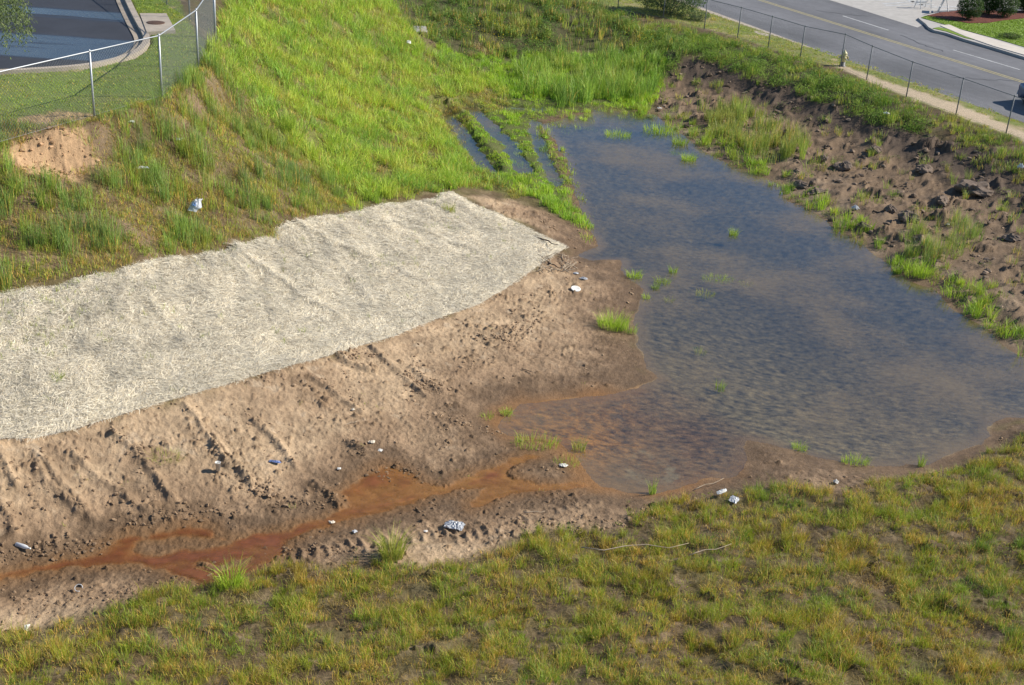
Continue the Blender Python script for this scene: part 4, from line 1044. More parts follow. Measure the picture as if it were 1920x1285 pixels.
tag(link('driveway', me, conc_grey), 'pale concrete driveway beyond the road', 'driveway', kind='structure')
wire_shade = mat('wire_shadow_dark', (.05, .05, .052), .6, .4, 0, .2, 5)  # overhead-wire shadows laid on the road as dark strips, with another dark line
mk = MB()
for pts_ in ([(1784, 145), (1810, 147), (1850, 150), (1905, 152)], [(1532, 20), (1560, 24), (1595, 28), (1626, 31)], [(1690, 66), (1730, 84), (1770, 97)]):
    q_ = resample(np.array([on_plane(x_, y_, ROAD_Z) for x_, y_ in pts_]), 14); q_ = q_ + rng.normal(0, .06, q_.shape)
    for a, b in zip(q_[:-1], q_[1:]): stroke(mk, a, b, .05, ROAD_Z + .009)
o = mk.build('wire_shadow_lines', wire_shade); tag(o, 'dark lines painted across the road, mostly as overhead-wire shadows', 'road marking', kind='structure')
# near gutter apron and its drain cover
V = [(*on_plane(x, y, ROAD_Z), ROAD_Z + .045) for x, y in ((1240, -16), (1305, 12), (1440, 61), (1535, 96), (1525, 99), (1440, 74), (1400, 60), (1330, 38), (1300, 24))]
me = bpy.data.meshes.new('gutter'); me.from_pydata(V + [(a, b, c - .2) for a, b, c in V], [], [tuple(range(9)), ] + [(i, (i + 1) % 9, (i + 1) % 9 + 9, i + 9) for i in range(9)]); me.update()
tag(link('gutter', me, concrete), 'pale concrete gutter apron along the near side of the road', 'gutter', kind='structure')
q = on_plane(1472, 79, ROAD_Z + .05)
m = MB(); m.lathe([(.45, -.1), (.45, .06), (.40, .075), (.02, .08)], 24); o = m.build('manhole_cover', iron, None, True); o.location = (q[0], q[1], ROAD_Z)
tag(o, 'dark round drain cover in the concrete beside the road', 'manhole cover')
# island lawn with kerb, sidewalk, mulch bed beyond the road
def poly_on(name, pts, z, thick, m, label, cat, kind='structure'):
    q = [on_plane(x, y, z) for x, y in pts]; n = len(q)
    ar = sum(q[i][0] * q[(i + 1) % n][1] - q[(i + 1) % n][0] * q[i][1] for i in range(n))
    if ar < 0: q = q[::-1]
    V = [(*p_, z) for p_ in q] + [(*p_, z - thick) for p_ in q]
    F = [tuple(range(n))] + [(i, i + n, (i + 1) % n + n, (i + 1) % n) for i in range(n)]
    me = bpy.data.meshes.new(name); me.from_pydata(V, [], F); me.update()
    return tag(link(name, me, m), label, cat, None, kind)
poly_on('kerb', [(1722, 34), (1729, 29), (1748, 25), (1990, 24), (2000, 128), (1960, 118), (1921, 107), (1862, 89), (1810, 74), (1775, 62), (1752, 57), (1741, 51), (1736, 45)], ROAD_Z + .14, .2, conc_grey, 'concrete kerb round the far lawn', 'kerb')
poly_on('far_lawn', [(1727, 33), (1734, 30), (1750, 27), (1990, 26), (1998, 112), (1921, 88), (1860, 70), (1800, 54), (1762, 43)], ROAD_Z + .17, .1, turf_m, 'bright mown lawn beyond the road', 'lawn')
poly_on('verge_strip', [(1749, 53), (1760, 51), (1790, 57), (1830, 75), (1810, 71), (1775, 59)], ROAD_Z + .165, .1, turf_m, 'narrow grass strip between kerb and sidewalk', 'grass verge')
poly_on('sidewalk', [(1763, 48), (1780, 46), (1800, 55), (1860, 73), (1921, 92), (2000, 116), (2000, 126), (1921, 103), (1862, 86), (1810, 68)], ROAD_Z + .18, .1, mat('sidewalk_concrete', (.55, .50, .43), .9, .3, 0, .12, 2), 'pale concrete sidewalk beside the far lawn', 'sidewalk')
poly_on('mulch_bed', [(1738, 29), (1765, 23), (1800, 20), (1990, 20), (1990, 34), (1920, 34), (1880, 38), (1850, 43), (1815, 43), (1780, 37)], ROAD_Z + .2, .1, mulch_m, 'red-brown mulch bed under the round shrubs', 'mulch bed')

_lf = on_plane(*px("1727 33;1734 30;1750 27;1960 26;1970 104;1921 88;1860 70;1800 54;1762 43").T, ROAD_Z + .17)
_mb = Field(on_plane(*px("1738 29;1765 23;1800 20;1960 20;1960 34;1920 34;1880 38;1850 43;1815 43;1780 37").T, ROAD_Z + .2))
q = sample(Field(_lf), 150, 1, -1, .2, 53); q = q[(Field(_lf)(q[:, 0], q[:, 1]) < -.05) & (_mb(q[:, 0], q[:, 1]) > .1)]
n = len(q)
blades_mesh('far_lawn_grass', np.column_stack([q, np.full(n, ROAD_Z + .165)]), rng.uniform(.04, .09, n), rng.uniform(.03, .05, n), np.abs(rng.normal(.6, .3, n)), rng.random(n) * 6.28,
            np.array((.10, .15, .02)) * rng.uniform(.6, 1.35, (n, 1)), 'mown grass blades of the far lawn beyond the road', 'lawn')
def shrub(name, x, y, z, rx, ry, h, n, leaf, pal, label, cat, group=None, stems=4):
    q = on_plane(x, y, z)
    t = empty(name, (q[0], q[1], z), label, cat, group)
    d = rng.normal(0, 1, (n, 3)); d /= np.linalg.norm(d, axis=1)[:, None]
    r = rng.random(n) ** .28
    lump = 1 + .22 * noise(d[:, 0] * 2.2 + x, d[:, 1] * 2.2 + d[:, 2] * 1.7)
    P_ = np.stack([d[:, 0] * rx * r * lump, d[:, 1] * ry * r * lump, h * .52 + d[:, 2] * h * .5 * r * lump], -1)
    P_ = P_[P_[:, 2] > .03]; n = len(P_)
    c = np.array(pal)[rng.integers(0, len(pal), n)] * rng.uniform(.7, 1.25, (n, 1))
    leaf_mesh('foliage', P_, rng.uniform(leaf[0], leaf[1], n), c, leaf_m, t)
    m = MB()
    for k in range(stems):
        a = 6.28 * k / stems + .4
        m.tube([(.05 * math.cos(a), .05 * math.sin(a), -.1), (rx * .3 * math.cos(a), ry * .3 * math.sin(a), h * .4), (rx * .6 * math.cos(a), ry * .6 * math.sin(a), h * .8)], [.03, .022, .008], 6)
    m.build('stems', bark, t, True)
    return t
SG = [(.04, .075, .02), (.055, .095, .024), (.075, .12, .03)]
for x, y, rx, h, lab in ((1815, 36, .78, 1.55, 'round clipped shrub on the red mulch nearest the road corner'), (1851, 26, .66, 1.4, 'small dark shrub set back between two round shrubs on the mulch'), (1881, 31, .82, 1.5, 'round clipped shrub on the mulch between the set-back shrub and the frame edge'), (1921, 22, .7, 1.3, 'shrub on the mulch cut off by the right edge of the photo')):
    shrub('round_shrub', x, y, ROAD_Z + .2, rx, rx, h, 5200, (.07, .14), SG, lab, 'shrub', 'round shrubs on the mulch bed')
shrub('hedge_shrub', 1252, 29, 1.6, 2.2, 1.5, 2.3, 15000, (.07, .13), [(.05, .09, .022), (.07, .12, .03), (.095, .15, .035)], 'wide dark green shrub behind the road fence', 'shrub')
shrub('groundcover_shrub', 1307, 38, 1.66, .75, .55, .55, 1500, (.06, .11), [(.09, .14, .05), (.12, .17, .06)], 'low grey-green plant at the foot of the wide dark shrub', 'shrub')
shrub('lawn_dark_patch', 1893, 72, ROAD_Z + .17, .75, .5, .3, 1500, (.04, .08), [(.035, .06, .02), (.05, .08, .02)], 'low dark leafy patch alone on the far lawn', 'shrub')  # low dark mound of leaves on the lawn

# half-hidden concrete pad and dead reeds on the far bank
q = at(785, 60)
m = MB(); m.box((0, 0, -.02), (.85, .6, .4), .3, .96); o = m.build('concrete_pad', conc_grey); o.location = q; o.rotation_euler = (.35, .1, 0)
tag(o, 'pale concrete block half hidden in the weeds of the far slope', 'concrete block')
DR = Field(world(px("870 88;900 80;935 84;950 100;920 112;880 106")))
cen = sample(DR, 9, .6, -.1, .2, 49)
make_grass('dead_reeds', cen, 26, .22, (.2, .6), (.014, .022), .8, [(.26, .19, .11), (.22, .17, .11), (.17, .12, .075)], (1, 1, 1), 'heap of dead grey-brown reeds at the foot of the far bank', 'dead reeds')
# white folding barricades at the driveway mouth
for x, y, lab, rz in ((1730, 16, 'white folding barricade with a dark panel mark by the driveway', .4), (1768, 24, 'white folding barricade standing at the mulch corner', 1.3)):
    q = on_plane(x, y, ROAD_Z); t = empty('folding_barricade', (q[0], q[1], ROAD_Z + .006), lab, 'barricade', 'white barricades at the driveway', rz)
    for sx_ in (-.42, .42):
        for sy_ in (-1, 1):
            m = MB(); m.tube([(sx_, sy_ * .33, 0), (sx_, sy_ * .02, 1.05)], .03, 6); m.build('leg', foam_w, t)
    for sy_ in (-1, 1):
        m = MB(); m.box((0, sy_ * .085, .88), (.98, .03, .22)); m.build('panel', foam_w, t)
        m = MB(); m.box((0, sy_ * .24, .35), (.9, .03, .08)); m.build('crossbar', foam_w, t)
    m = MB(); m.box((.08, -.104, .88), (.3, .006, .12)); m.build('panel_mark', iron, t)

# fire hydrant
q = on_plane(1579, 128, 1.6); hz = float(ground(np.array([q[0]]), np.array([q[1]]))[0])
hyd = empty('fire_hydrant', (q[0], q[1], hz - .03), 'cream yellow fire hydrant in the verge behind the road fence', 'fire hydrant')
hy_m = mat('cream_hydrant_paint', (.62, .56, .30), .5, .5, 0, .12, 10); hy_d = mat('grey_hydrant_base', (.16, .16, .16), .6, .5, .2)
m = MB(); m.lathe([(.17, 0), (.17, .05), (.115, .06), (.11, .26)], 20); m.build('base', hy_d, hyd, True)
m = MB(); m.lathe([(.115, .26), (.125, .30), (.12, .55), (.15, .56), (.15, .60), (.13, .61)], 20); m.build('barrel', hy_m, hyd, True)
m = MB(); m.lathe([(.14, .61), (.135, .68), (.10, .75), (.04, .79), (.035, .84), (.005, .845)], 20); m.build('bonnet', hy_m, hyd, True)
for a in (0, math.pi, -math.pi / 2):
    m = MB(); r_ = .07 if a != -math.pi / 2 else .09
    m.tube([(math.cos(a) * .1, math.sin(a) * .1, .47), (math.cos(a) * .2, math.sin(a) * .2, .47), (math.cos(a) * .2, math.sin(a) * .2, .47), (math.cos(a) * .23, math.sin(a) * .23, .47)], [r_ * .8, r_ * .8, r_, r_], 12); m.build('nozzle_cap', hy_m, hyd, True)

# ------------------------------------------------------------------ blue car, mostly beyond the right edge
def car():
    u0, v0 = road_uv(1897, 192)
    L_, Wd = 4.5, 1.78
    c = road_pt(u0 + L_ / 2, v0 + Wd / 2 + .1)
    t = empty('car', (c[0], c[1], ROAD_Z + .005), 'blue-grey car on the road at the right edge, only one end in the frame', 'car', None, math.atan2(RD[1], RD[0]))
    paint = mat('blue_car_paint', (.13, .17, .27), .25, .6, .4); glass = mat('dark_car_glass', (.02, .025, .03), .08, .7); rub = mat('tyre_rubber', (.02, .02, .02), .8); rim = mat('wheel_alloy', (.5, .5, .5), .35, .5, .8); red = mat('red_tail_lamp', (.35, .02, .02), .25)
    # lofted body: station x, half width, bottom, shoulder, top half width, top
    st = [(-2.25, .70, .38, .72, .66, .80), (-2.18, .82, .26, .80, .76, .93), (-1.9, .88, .22, .88, .80, 1.00), (-1.3, .89, .2, .90, .78, 1.02), (-.4, .89, .18, .90, .8, .98), (.6, .89, .18, .88, .8, .95), (1.2, .88, .2, .82, .76, .90), (1.8, .85, .22, .74, .7, .82), (2.15, .78, .26, .66, .62, .72), (2.25, .66, .36, .6, .55, .64)]
    V, F = [], []
    for x, hw, zb_, zs_, tw, zt in st:
        ring = [(-hw * .9, zb_), (-hw, (zb_ + zs_) / 2), (-hw, zs_), (-tw, zt), (0, zt + .03), (tw, zt), (hw, zs_), (hw, (zb_ + zs_) / 2), (hw * .9, zb_)]
        V += [(x, y, z) for y, z in ring]
    for i in range(len(st) - 1):
        for k in range(9): F.append((i * 9 + k, i * 9 + (k + 1) % 9, (i + 1) * 9 + (k + 1) % 9, (i + 1) * 9 + k))
    F += [tuple(range(9)), tuple(range(len(V) - 1, len(V) - 10, -1))]
    m = MB(); m.add(V, F); b = m.build('body', paint, t, True)
    def cabin(name, ins, z0, z1, mt):
        s = [(-1.45, .74 - ins, z0), (-.75, .60 - ins, z1), (.35, .60 - ins, z1), (1.15, .74 - ins, z0 - .08)]
        V = []
        for x, hw, z in s: V += [(x, -hw, z), (x, hw, z)]
        mm = MB(); mm.add(V, [(0, 1, 3, 2), (2, 3, 5, 4), (4, 5, 7, 6), (0, 2, 4, 6), (1, 7, 5, 3)]); return mm.build(name, mt, t)
    cabin('windows', 0, .98, 1.38, glass)
    m = MB(); m.box((-.2, 0, 1.405), (1.15, 1.2, .05), 0, .95); m.build('roof', paint, t)
    for sx_ in (-1.42, 1.4):
        for sy_ in (-1, 1):
            m = MB(); m.tube([(sx_, sy_ * .72, .32), (sx_, sy_ * .90, .32)], .32, 24); w = m.build('wheel', rub, t, False)
            m = MB(); m.tube([(sx_, sy_ * .895, .32), (sx_, sy_ * .91, .32)], .2, 16); m.build('rim', rim, w)
    for sy_ in (-1, 1):
        m = MB(); m.box((-2.21, sy_ * .6, .76), (.08, .3, .16)); m.build('tail_lamp', red, t)
        m = MB(); m.box((2.17, sy_ * .55, .62), (.12, .3, .1)); m.build('headlight', foam_w, t)
    m = MB(); m.box((-2.22, 0, .48), (.14, 1.5, .2), 0, .95); m.build('bumper', paint, t)
car()

# ------------------------------------------------------------------ parking lot upper left
LZ = 5.3
def lot_material():
    m = mat('wet_asphalt', (.030, .033, .042), .5, .5, 0, .25, .7, .004, 50)
    N, L = m.node_tree.nodes, m.node_tree.links; b = N["Principled BSDF"]; tc = N["Texture Coordinate"]
    mp = N.new("ShaderNodeMapping"); mp.inputs['Scale'].default_value = (.06, .42, 1); L.new(tc.outputs['Object'], mp.inputs[0])
    n = N.new("ShaderNodeTexNoise"); n.inputs['Scale'].default_value = 1.0; n.inputs['Detail'].default_value = 4; L.new(mp.outputs[0], n.inputs['Vector'])
    mr = N.new("ShaderNodeMapRange"); mr.inputs[1].default_value = .48; mr.inputs[2].default_value = .56; mr.inputs[3].default_value = .75; mr.inputs[4].default_value = .1
    L.new(n.outputs[0], mr.inputs[0]); L.new(mr.outputs[0], b.inputs['Roughness'])
    return m
lotp = FLD['lot'].p
V = [(*p_, LZ - .06) for p_ in lotp]
me = bpy.data.meshes.new('parking_lot'); me.from_pydata(V, [], [tuple(range(len(V)))]); me.update()
if me.polygons[0].normal.z < 0: me.flip_normals()
tag(link('parking_lot', me, lot_material()), 'dark wet asphalt parking lot behind the left fence', 'parking lot', kind='structure')
kp = on_plane(*px("232 -20;238 0;250 25;262 48;274 68;277 79;268 92;245 108;170 126;80 133;-60 140;-300 146").T, LZ)
def offset(p, d):
    t = np.gradient(p, axis=0); t /= np.linalg.norm(t, axis=1)[:, None]; return p + np.stack([-t[:, 1], t[:, 0]], -1) * d
kp = resample(kp, 90); kp = np.stack([np.convolve(np.pad(kp[:, i], 3, 'edge'), np.ones(7) / 7, 'valid') for i in (0, 1)], -1)
sgn = 1 if FLD['lot'](*offset(kp, .6)[40:41].T)[0] < 0 else -1
def strip(name, d0, d1, z0, z1, m, label):
    a, b = offset(kp, d0), offset(kp, d1); n = len(a)
    V = [(*q, z1) for q in a] + [(*q, z1) for q in b] + [(*q, z0) for q in a] + [(*q, z0) for q in b]
    F = []
    for i in range(n - 1):
        F += [(i, i + 1, n + i + 1, n + i), (2 * n + i + 1, 2 * n + i, i, i + 1)[::-1], (n + i, n + i + 1, 3 * n + i + 1, 3 * n + i)]
    me = bpy.data.meshes.new(name); me.from_pydata(V, [], F); me.update()
    tag(link(name, me, m), label, 'kerb', kind='structure')
strip('kerb', -.11, .11, LZ - .3, LZ + .09, concrete, 'curved concrete kerb round the parking lot')
strip('gutter_pan', .115 * sgn, .42 * sgn, LZ - .3, LZ - .028, mat('gutter_concrete', (.33, .28, .22), .85, .3, 0, .3, 2), 'pale concrete gutter pan along the parking lot kerb')
sl = on_plane(*px("262 26;312 26;329 58;275 61").T, LZ + .1)
c_ = sl.mean(0)
m = MB(); q = sl - c_
if (q[1][0] - q[0][0]) * (q[2][1] - q[0][1]) - (q[1][1] - q[0][1]) * (q[2][0] - q[0][0]) < 0: q = q[::-1]
m.add([(*a, .12) for a in q] + [(*a, -.2) for a in q], [(0, 1, 2, 3), (0, 4, 5, 1), (1, 5, 6, 2), (2, 6, 7, 3), (3, 7, 4, 0)])
slab_o = m.build('inlet_slab', concrete); slab_o.location = (c_[0], c_[1], LZ)
tag(slab_o, 'square concrete inlet slab beside the parking lot kerb', 'concrete slab')
q = on_plane(292, 43, LZ + .12)
m = MB(); m.lathe([(.33, -.02), (.33, .012), (.29, .02), (.02, .022)], 28); o = m.build('manhole_cover', iron, None, True); o.location = (q[0], q[1], LZ + .12)
tag(o, 'rusty round manhole cover on the concrete inlet slab', 'manhole cover')

# drooping tree at the top left, trunk just outside the frame
tq = on_plane(-70, 175, LZ)
tree = empty('weeping_tree', (tq[0], tq[1], LZ - .05), 'drooping green tree hanging over the parking lot at the top left', 'tree')
m = MB(); m.tube([(0, 0, -.2), (.05, 0, .8), (-.05, .05, 1.8), (.05, 0, 2.8), (.1, 0, 4.2)], [.14, .11, .09, .07, .03], 10)
for k in range(14):
    a = k * 2.4; z0 = 1.5 + .17 * k; r = 1.3 - .04 * k
    m.tube([(0, 0, z0), (r * .5 * math.cos(a), r * .5 * math.sin(a), z0 + .6), (r * math.cos(a), r * math.sin(a), z0 + .75), (r * 1.35 * math.cos(a), r * 1.35 * math.sin(a), z0 + .4)], [.045, .03, .02, .008], 6)
m.build('trunk', bark, tree, True)
ns = 430
a = rng.random(ns) * 6.283; r0 = 1.95 * np.sqrt(rng.random(ns)); ztop = 2.0 + 2.6 * np.sqrt(np.clip(1 - (r0 / 2.15) ** 2, 0, 1)) * rng.uniform(.5, 1, ns)
drop = rng.uniform(.5, 1.7, ns)
PL = []; 
for i in range(ns):
    kn = int(drop[i] * 42); t_ = rng.random(kn)
    rr = r0[i] + .25 * t_ ** .7
    PL.append(np.stack([rr * np.cos(a[i]) + rng.normal(0, .06, kn), rr * np.sin(a[i]) + rng.normal(0, .06, kn), ztop[i] - drop[i] * t_], -1))
PL = np.vstack(PL); PL = PL[PL[:, 2] > .7]; n = len(PL)
leaf_mesh('crown', PL, rng.uniform(.07, .13, n), np.array([(.09, .125, .045), (.12, .16, .06), (.15, .18, .08)])[rng.integers(0, 3, n)] * rng.uniform(.75, 1.25, (n, 1)), leaf_m, tree, droop=.9, aspect=.3)

# ------------------------------------------------------------------ earth clods on the right bank
def clod(x, y, r, sq, label):
    q = at(x, y)
    n1_, n2_ = 22, 12
    V, F = [], []
    sd_ = x * .37 + y * .11
    for i in range(n2_ + 1):
        th = math.pi * i / n2_
        for k in range(n1_):
            ph = 2 * math.pi * k / n1_
            d = (math.sin(th) * math.cos(ph), math.sin(th) * math.sin(ph), math.cos(th))
            f = 1 + .55 * float(noise(d[0] * 1.3 + sd_, d[1] * 1.3 + d[2] * 1.1)) + .25 * float(noise(d[0] * 4 + sd_, d[1] * 4 + d[2] * 3)) + .1 * float(noise(d[0] * 9, d[1] * 9 + d[2] * 8 + sd_))
            V.append((d[0] * r * f, d[1] * r * f * .8, d[2] * r * sq * f))
    for i in range(n2_):
        for k in range(n1_): F.append((i * n1_ + k, (i + 1) * n1_ + k, (i + 1) * n1_ + (k + 1) % n1_, i * n1_ + (k + 1) % n1_))
    m = MB(); m.add(V, F); o = m.build('earth_clod', clod_m, None, False)
    o.location = (q[0], q[1], q[2] + r * sq * .3); o.rotation_euler = (0, 0, sd_)
    tag(o, label, 'earth clod', 'large clods of dug earth on the right bank')
for x, y, r, sq, lab in ((1580, 318, .34, .7, 'pointed dark clod in the middle of the churned right bank'), (1542, 308, .24, .7, 'smaller clod just left of the pointed dark clod'), (1700, 418, .36, .6, 'dark lumpy clod behind the rush clump'), (1668, 400, .26, .6, 'brown clod left of the dark lumpy clod'),
                         (1828, 362, .75, .4, 'long flat slab of earth near the right frame edge'), (1640, 290, .3, .55, 'clod below the vines on the right bank'), (1500, 348, .28, .5, 'dark clod at the waterline of the right shore'), (1532, 362, .24, .5, 'ragged clod beside a small bay of the right shore'),
                         (1730, 325, .38, .5, 'broad clod between the slab and the vines'), (1765, 385, .3, .6, 'clod in front of the long flat slab'), (1620, 425, .22, .5, 'small clod beside the white bundle'), (1895, 450, .3, .5, 'clod behind the shore at the right frame edge')):
    clod(x, y, r, sq, lab)

# ------------------------------------------------------------------ loose crumbs of dug soil
def crumbs(name, q, rad, c, label):
    t = (1 + 5 ** .5) / 2
    I = np.array([(-1, t, 0), (1, t, 0), (-1, -t, 0), (1, -t, 0), (0, -1, t), (0, 1, t), (0, -1, -t), (0, 1, -t), (t, 0, -1), (t, 0, 1), (-t, 0, -1), (-t, 0, 1)]) / 1.9
    IF = np.array([(0, 11, 5), (0, 5, 1), (0, 1, 7), (0, 7, 10), (0, 10, 11), (1, 5, 9), (5, 11, 4), (11, 10, 2), (10, 7, 6), (7, 1, 8), (3, 9, 4), (3, 4, 2), (3, 2, 6), (3, 6, 8), (3, 8, 9), (4, 9, 5), (2, 4, 11), (6, 2, 10), (8, 6, 7), (9, 8, 1)])
    n = len(q)
    V = I[None] * rng.uniform(.6, 1.35, (n, 12, 1)) * rad[:, None, None]
    V = V * np.stack([rng.uniform(.7, 1.5, n), rng.uniform(.7, 1.5, n), rng.uniform(.5, .9, n)], -1)[:, None, :]
    a = rng.random(n) * 6.28; ca, sa = np.cos(a)[:, None], np.sin(a)[:, None]
    V = np.stack([V[..., 0] * ca - V[..., 1] * sa, V[..., 0] * sa + V[..., 1] * ca, V[..., 2]], -1)
    V = V + np.stack([q[:, 0], q[:, 1], ground(q[:, 0], q[:, 1]) + rad * .25], -1)[:, None, :]
    F = (np.arange(n)[:, None, None] * 12 + IF[None]).reshape(-1, 3)
    o = np_mesh(name, V.reshape(-1, 3), F, crumb_m, None, np.repeat(c, 12, 0), False)
    return tag(o, label, 'soil crumbs', kind='stuff')
crumb_m = mat('soil_crumb', attr=True, rough=.95, spec=.15, vary=.25, scale=30)
q = sample(FLD['mud'], 45, .9, .18, .12, 41, [(FLD['blanket'], .05), (FLD['pond'], .25)])
q = q[stream_d(q[:, 0], q[:, 1]) > .08]
qf = []
for wv in [world(f) for f in FURROW]:
    r_ = resample(wv, 60); qf.append(r_[::2] + rng.normal(0, .16, (30, 2)))
for wv in [world(px(t_)) for t_ in ("440 905;500 930;560 945;620 935", "230 985;320 965;420 960", "500 1030;640 1040;760 1050", "10 1040;100 1035;200 1020", "800 770;900 800;1000 815", "560 650;640 662;700 665", "900 640;960 630;1010 600", "0 1110;150 1120;300 1098;420 1075", "980 980;1060 985;1150 985;1250 950", "760 705;800 720;830 735", "700 900;740 880;780 890")]:
    r_ = resample(wv, 90); qf.append(np.repeat(r_, 2, 0) + rng.normal(0, .17, (180, 2)))
q = np.vstack([q] + qf)
q = q[(FLD['blanket'](q[:, 0], q[:, 1]) > .05) & (FLD['pond'](q[:, 0], q[:, 1]) > .1)]
rd = .010 + .042 * rng.random(len(q)) ** 3.5
dryq = np.clip(stream_d(q[:, 0], q[:, 1]) / 2.5, 0, 1)[:, None]
crumbs('mud_crumbs', q, rd, (np.array((.19, .125, .075)) * (1 - dryq) + np.array((.33, .23, .145)) * dryq) * rng.uniform(.75, 1.25, (len(q), 1)), 'loose brown crumbs of soil scattered over the bare mud')
q = sample(FLD['scar2'], 130, .7, -.25, .2, 43)
crumbs('orange_crumbs', q, .012 + .05 * rng.random(len(q)) ** 4, np.array((.46, .29, .165)) * rng.uniform(.6, 1.2, (len(q), 1)), 'orange lumps of clay on the bare patch below the left fence')
q = sample(FLD['right'], 26, .9, .12, .15, 42, [(FLD['pond'], .15)])
rd = .015 + .10 * rng.random(len(q)) ** 5 + .12 * rng.random(len(q)) ** 40
crumbs('bank_crumbs', q, rd, np.array((.19, .14, .10)) * rng.uniform(.5, 1.6, (len(q), 1)), 'broken grey-brown soil strewn over the right bank')

# ------------------------------------------------------------------ driftwood, sticks
def stick(x, y, L_, r, az_, el, label, group=None, mt=stick_m, z=0.02):
    q = at(x, y, z)
    m = MB(); pts = []; w = 0
    for k in range(6):
        t_ = k / 5 - .5; w = .04 * L_ * math.sin(k * 2.1 + x)
        pts.append((t_ * L_, w, (t_ + .5) * L_ * math.sin(el) + .01 * math.sin(k * 3)))
    m.tube(pts, [r, r, r * .9, r * .8, r * .6, r * .35], 6)
    o = m.build('stick', mt, None, True); o.location = q; o.rotation_euler = (0, 0, az_)
    return tag(o, label, 'stick', group)
dk = mat('dark_wet_wood', (.12, .09, .07), .8, .2, 0, .3, 8)
stick(1020, 458, 1.5, .028, -.9, .1, 'long dark branch lying across the right corner of the straw blanket', None, dk, .1)
stick(1040, 505, .9, .022, -1.1, .15, 'dark branch sticking out of the driftwood by the blanket corner', None, dk, .04)
for k in range(34):
    stick(1012 + 66 * rng.random(), 474 + 38 * rng.random(), rng.uniform(.25, .75), rng.uniform(.010, .018), rng.random() * 3.1, rng.uniform(0, .35), 'thin pale stick in the driftwood pile at the blanket corner', 'pale driftwood sticks at the blanket corner', stick_m, .04)
stick(1190, 1040, 2.3, .012, .15, .03, 'long thin dry cane lying in the near grass', None, stick_m, .12)
stick(1330, 1045, 1.0, .011, .35, .08, 'short dry cane to the right of the long cane in the near grass', None, stick_m, .12)
stick(1330, 905, .9, .011, .5, .1, 'bleached twig on the near shore beside the torn white bag')
stick(1002, 960, .5, .012, .15, .02, 'white-grey stick on the mud below the rusty inlet')
stick(655, 796, .5, .012, .6, .05, 'pale stick on the mud in the middle of the slope')
stick(990, 698, .4, .012, -.5, .02, 'short dark stick on the smooth mud near the pond', None, dk)

# ------------------------------------------------------------------ litter
def crumple(name, x, y, w, l, h, mt, label, cat, rz=0.0, tilt=0.0, n=22, seed=0, shape='quad', lift=.03):
    w, l, h = w * .66, l * .66, h * .66
    q = at(x, y, lift)
    U, V_ = np.meshgrid(np.linspace(-.5, .5, n), np.linspace(-.5, .5, n))
    if shape == 'round':
        rr = np.maximum(np.abs(U), np.abs(V_)); an = np.arctan2(V_, U); U, V_ = rr * np.cos(an), rr * np.sin(an)
    s = seed + x * .013
    wob = 1 + .5 * fbm(U + s, V_ - s, .6, 2, 80 + seed)
    X_ = U * w * wob; Y_ = V_ * l * wob
    if shape == 'torn': X_ = X_ * (1.15 - .8 * np.abs(V_ + .15)); Y_ = Y_ + .5 * l * U * U * 2
    Z_ = h * (.55 * (1 - (2 * U) ** 2) * (1 - (2 * V_) ** 2) + .9 * np.abs(fbm(U + s, V_, .33, 4, 81 + seed)) + .3 * fbm(U, V_ + s, .12, 2, 82)) + np.tan(tilt) * (V_ + .5) * l
    id_ = np.arange(n * n).reshape(n, n)
    F = np.stack([id_[:-1, :-1], id_[:-1, 1:], id_[1:, 1:], id_[1:, :-1]], -1).reshape(-1, 4)
    P_ = np.stack([X_.ravel(), Y_.ravel(), Z_.ravel()], -1); k = len(P_); P2 = P_.copy(); P2[:, 2] -= .004
    rim_ = np.concatenate([id_[0], id_[1:, -1], id_[-1, -2::-1], id_[-2:0:-1, 0]])
    R2 = np.stack([rim_, rim_ + k, np.roll(rim_, -1) + k, np.roll(rim_, -1)], -1)
    o = np_mesh(name, np.vstack([P_, P2]), np.vstack([F, F[:, ::-1] + k, R2]), mt, None, None, False)
    o.location = q; o.rotation_euler = (0, 0, rz)
    return tag(o, label, cat), (X_, Y_, Z_)
LIT = 'pieces of litter'
bag, (bxx, byy, bzz) = crumple('plastic_bag', 365, 402, .52, .52, .10, plastic_w, 'torn white plastic bag with blue print lying in the grass above the blanket', 'plastic bag', -.5, .7, 22, 1, 'torn', .16)
m = MB()
for u0, v0, u1, v1 in ((.35, .35, .40, .55), (.40, .55, .48, .40), (.52, .35, .52, .52), (.52, .35, .60, .36), (.52, .52, .60, .52), (.64, .36, .66, .54), (.66, .54, .72, .38), (.46, .60, .62, .62)):
    pts = []
    for t_ in np.linspace(0, 1, 4):
        i, j = int((v0 + (v1 - v0) * t_) * 21), int((u0 + (u1 - u0) * t_) * 21); pts.append((bxx[i, j], byy[i, j], bzz[i, j] + .006))
    pts = [p_ for k_, p_ in enumerate(pts) if k_ == 0 or p_ != pts[k_ - 1]]
    if len(pts) > 1: m.tube(pts, .008, 5)
m.build('print', blue_ink, bag)
crumple('plastic_sheet', 853, 990, .62, .44, .14, clear_p, 'crumpled cloudy plastic sheet lying on the mud', 'plastic sheet', -.3, 0, 30, 2)
crumple('plastic_bag', 266, 318, .45, .16, .08, plastic_w, 'flattened pale plastic scrap under the orange bare patch', 'plastic bag', .5, .2, 18, 3)
crumple('plastic_bag', 1604, 394, .44, .36, .26, plastic_w, 'bright white bundled plastic bag on the right bank', 'plastic bag', .2, 0, 22, 4, 'round')
crumple('plastic_bag', 1352, 930, .5, .14, .12, plastic_w, 'torn white bag caught on the grass at the near shore', 'plastic bag', .7, .2, 18, 5, 'torn', .12)
crumple('plastic_sheet', 1376, 942, .3, .34, .08, clear_p, 'greyish film scrap right of the torn white bag', 'plastic sheet', -.6, .1, 18, 6, 'quad', .06)
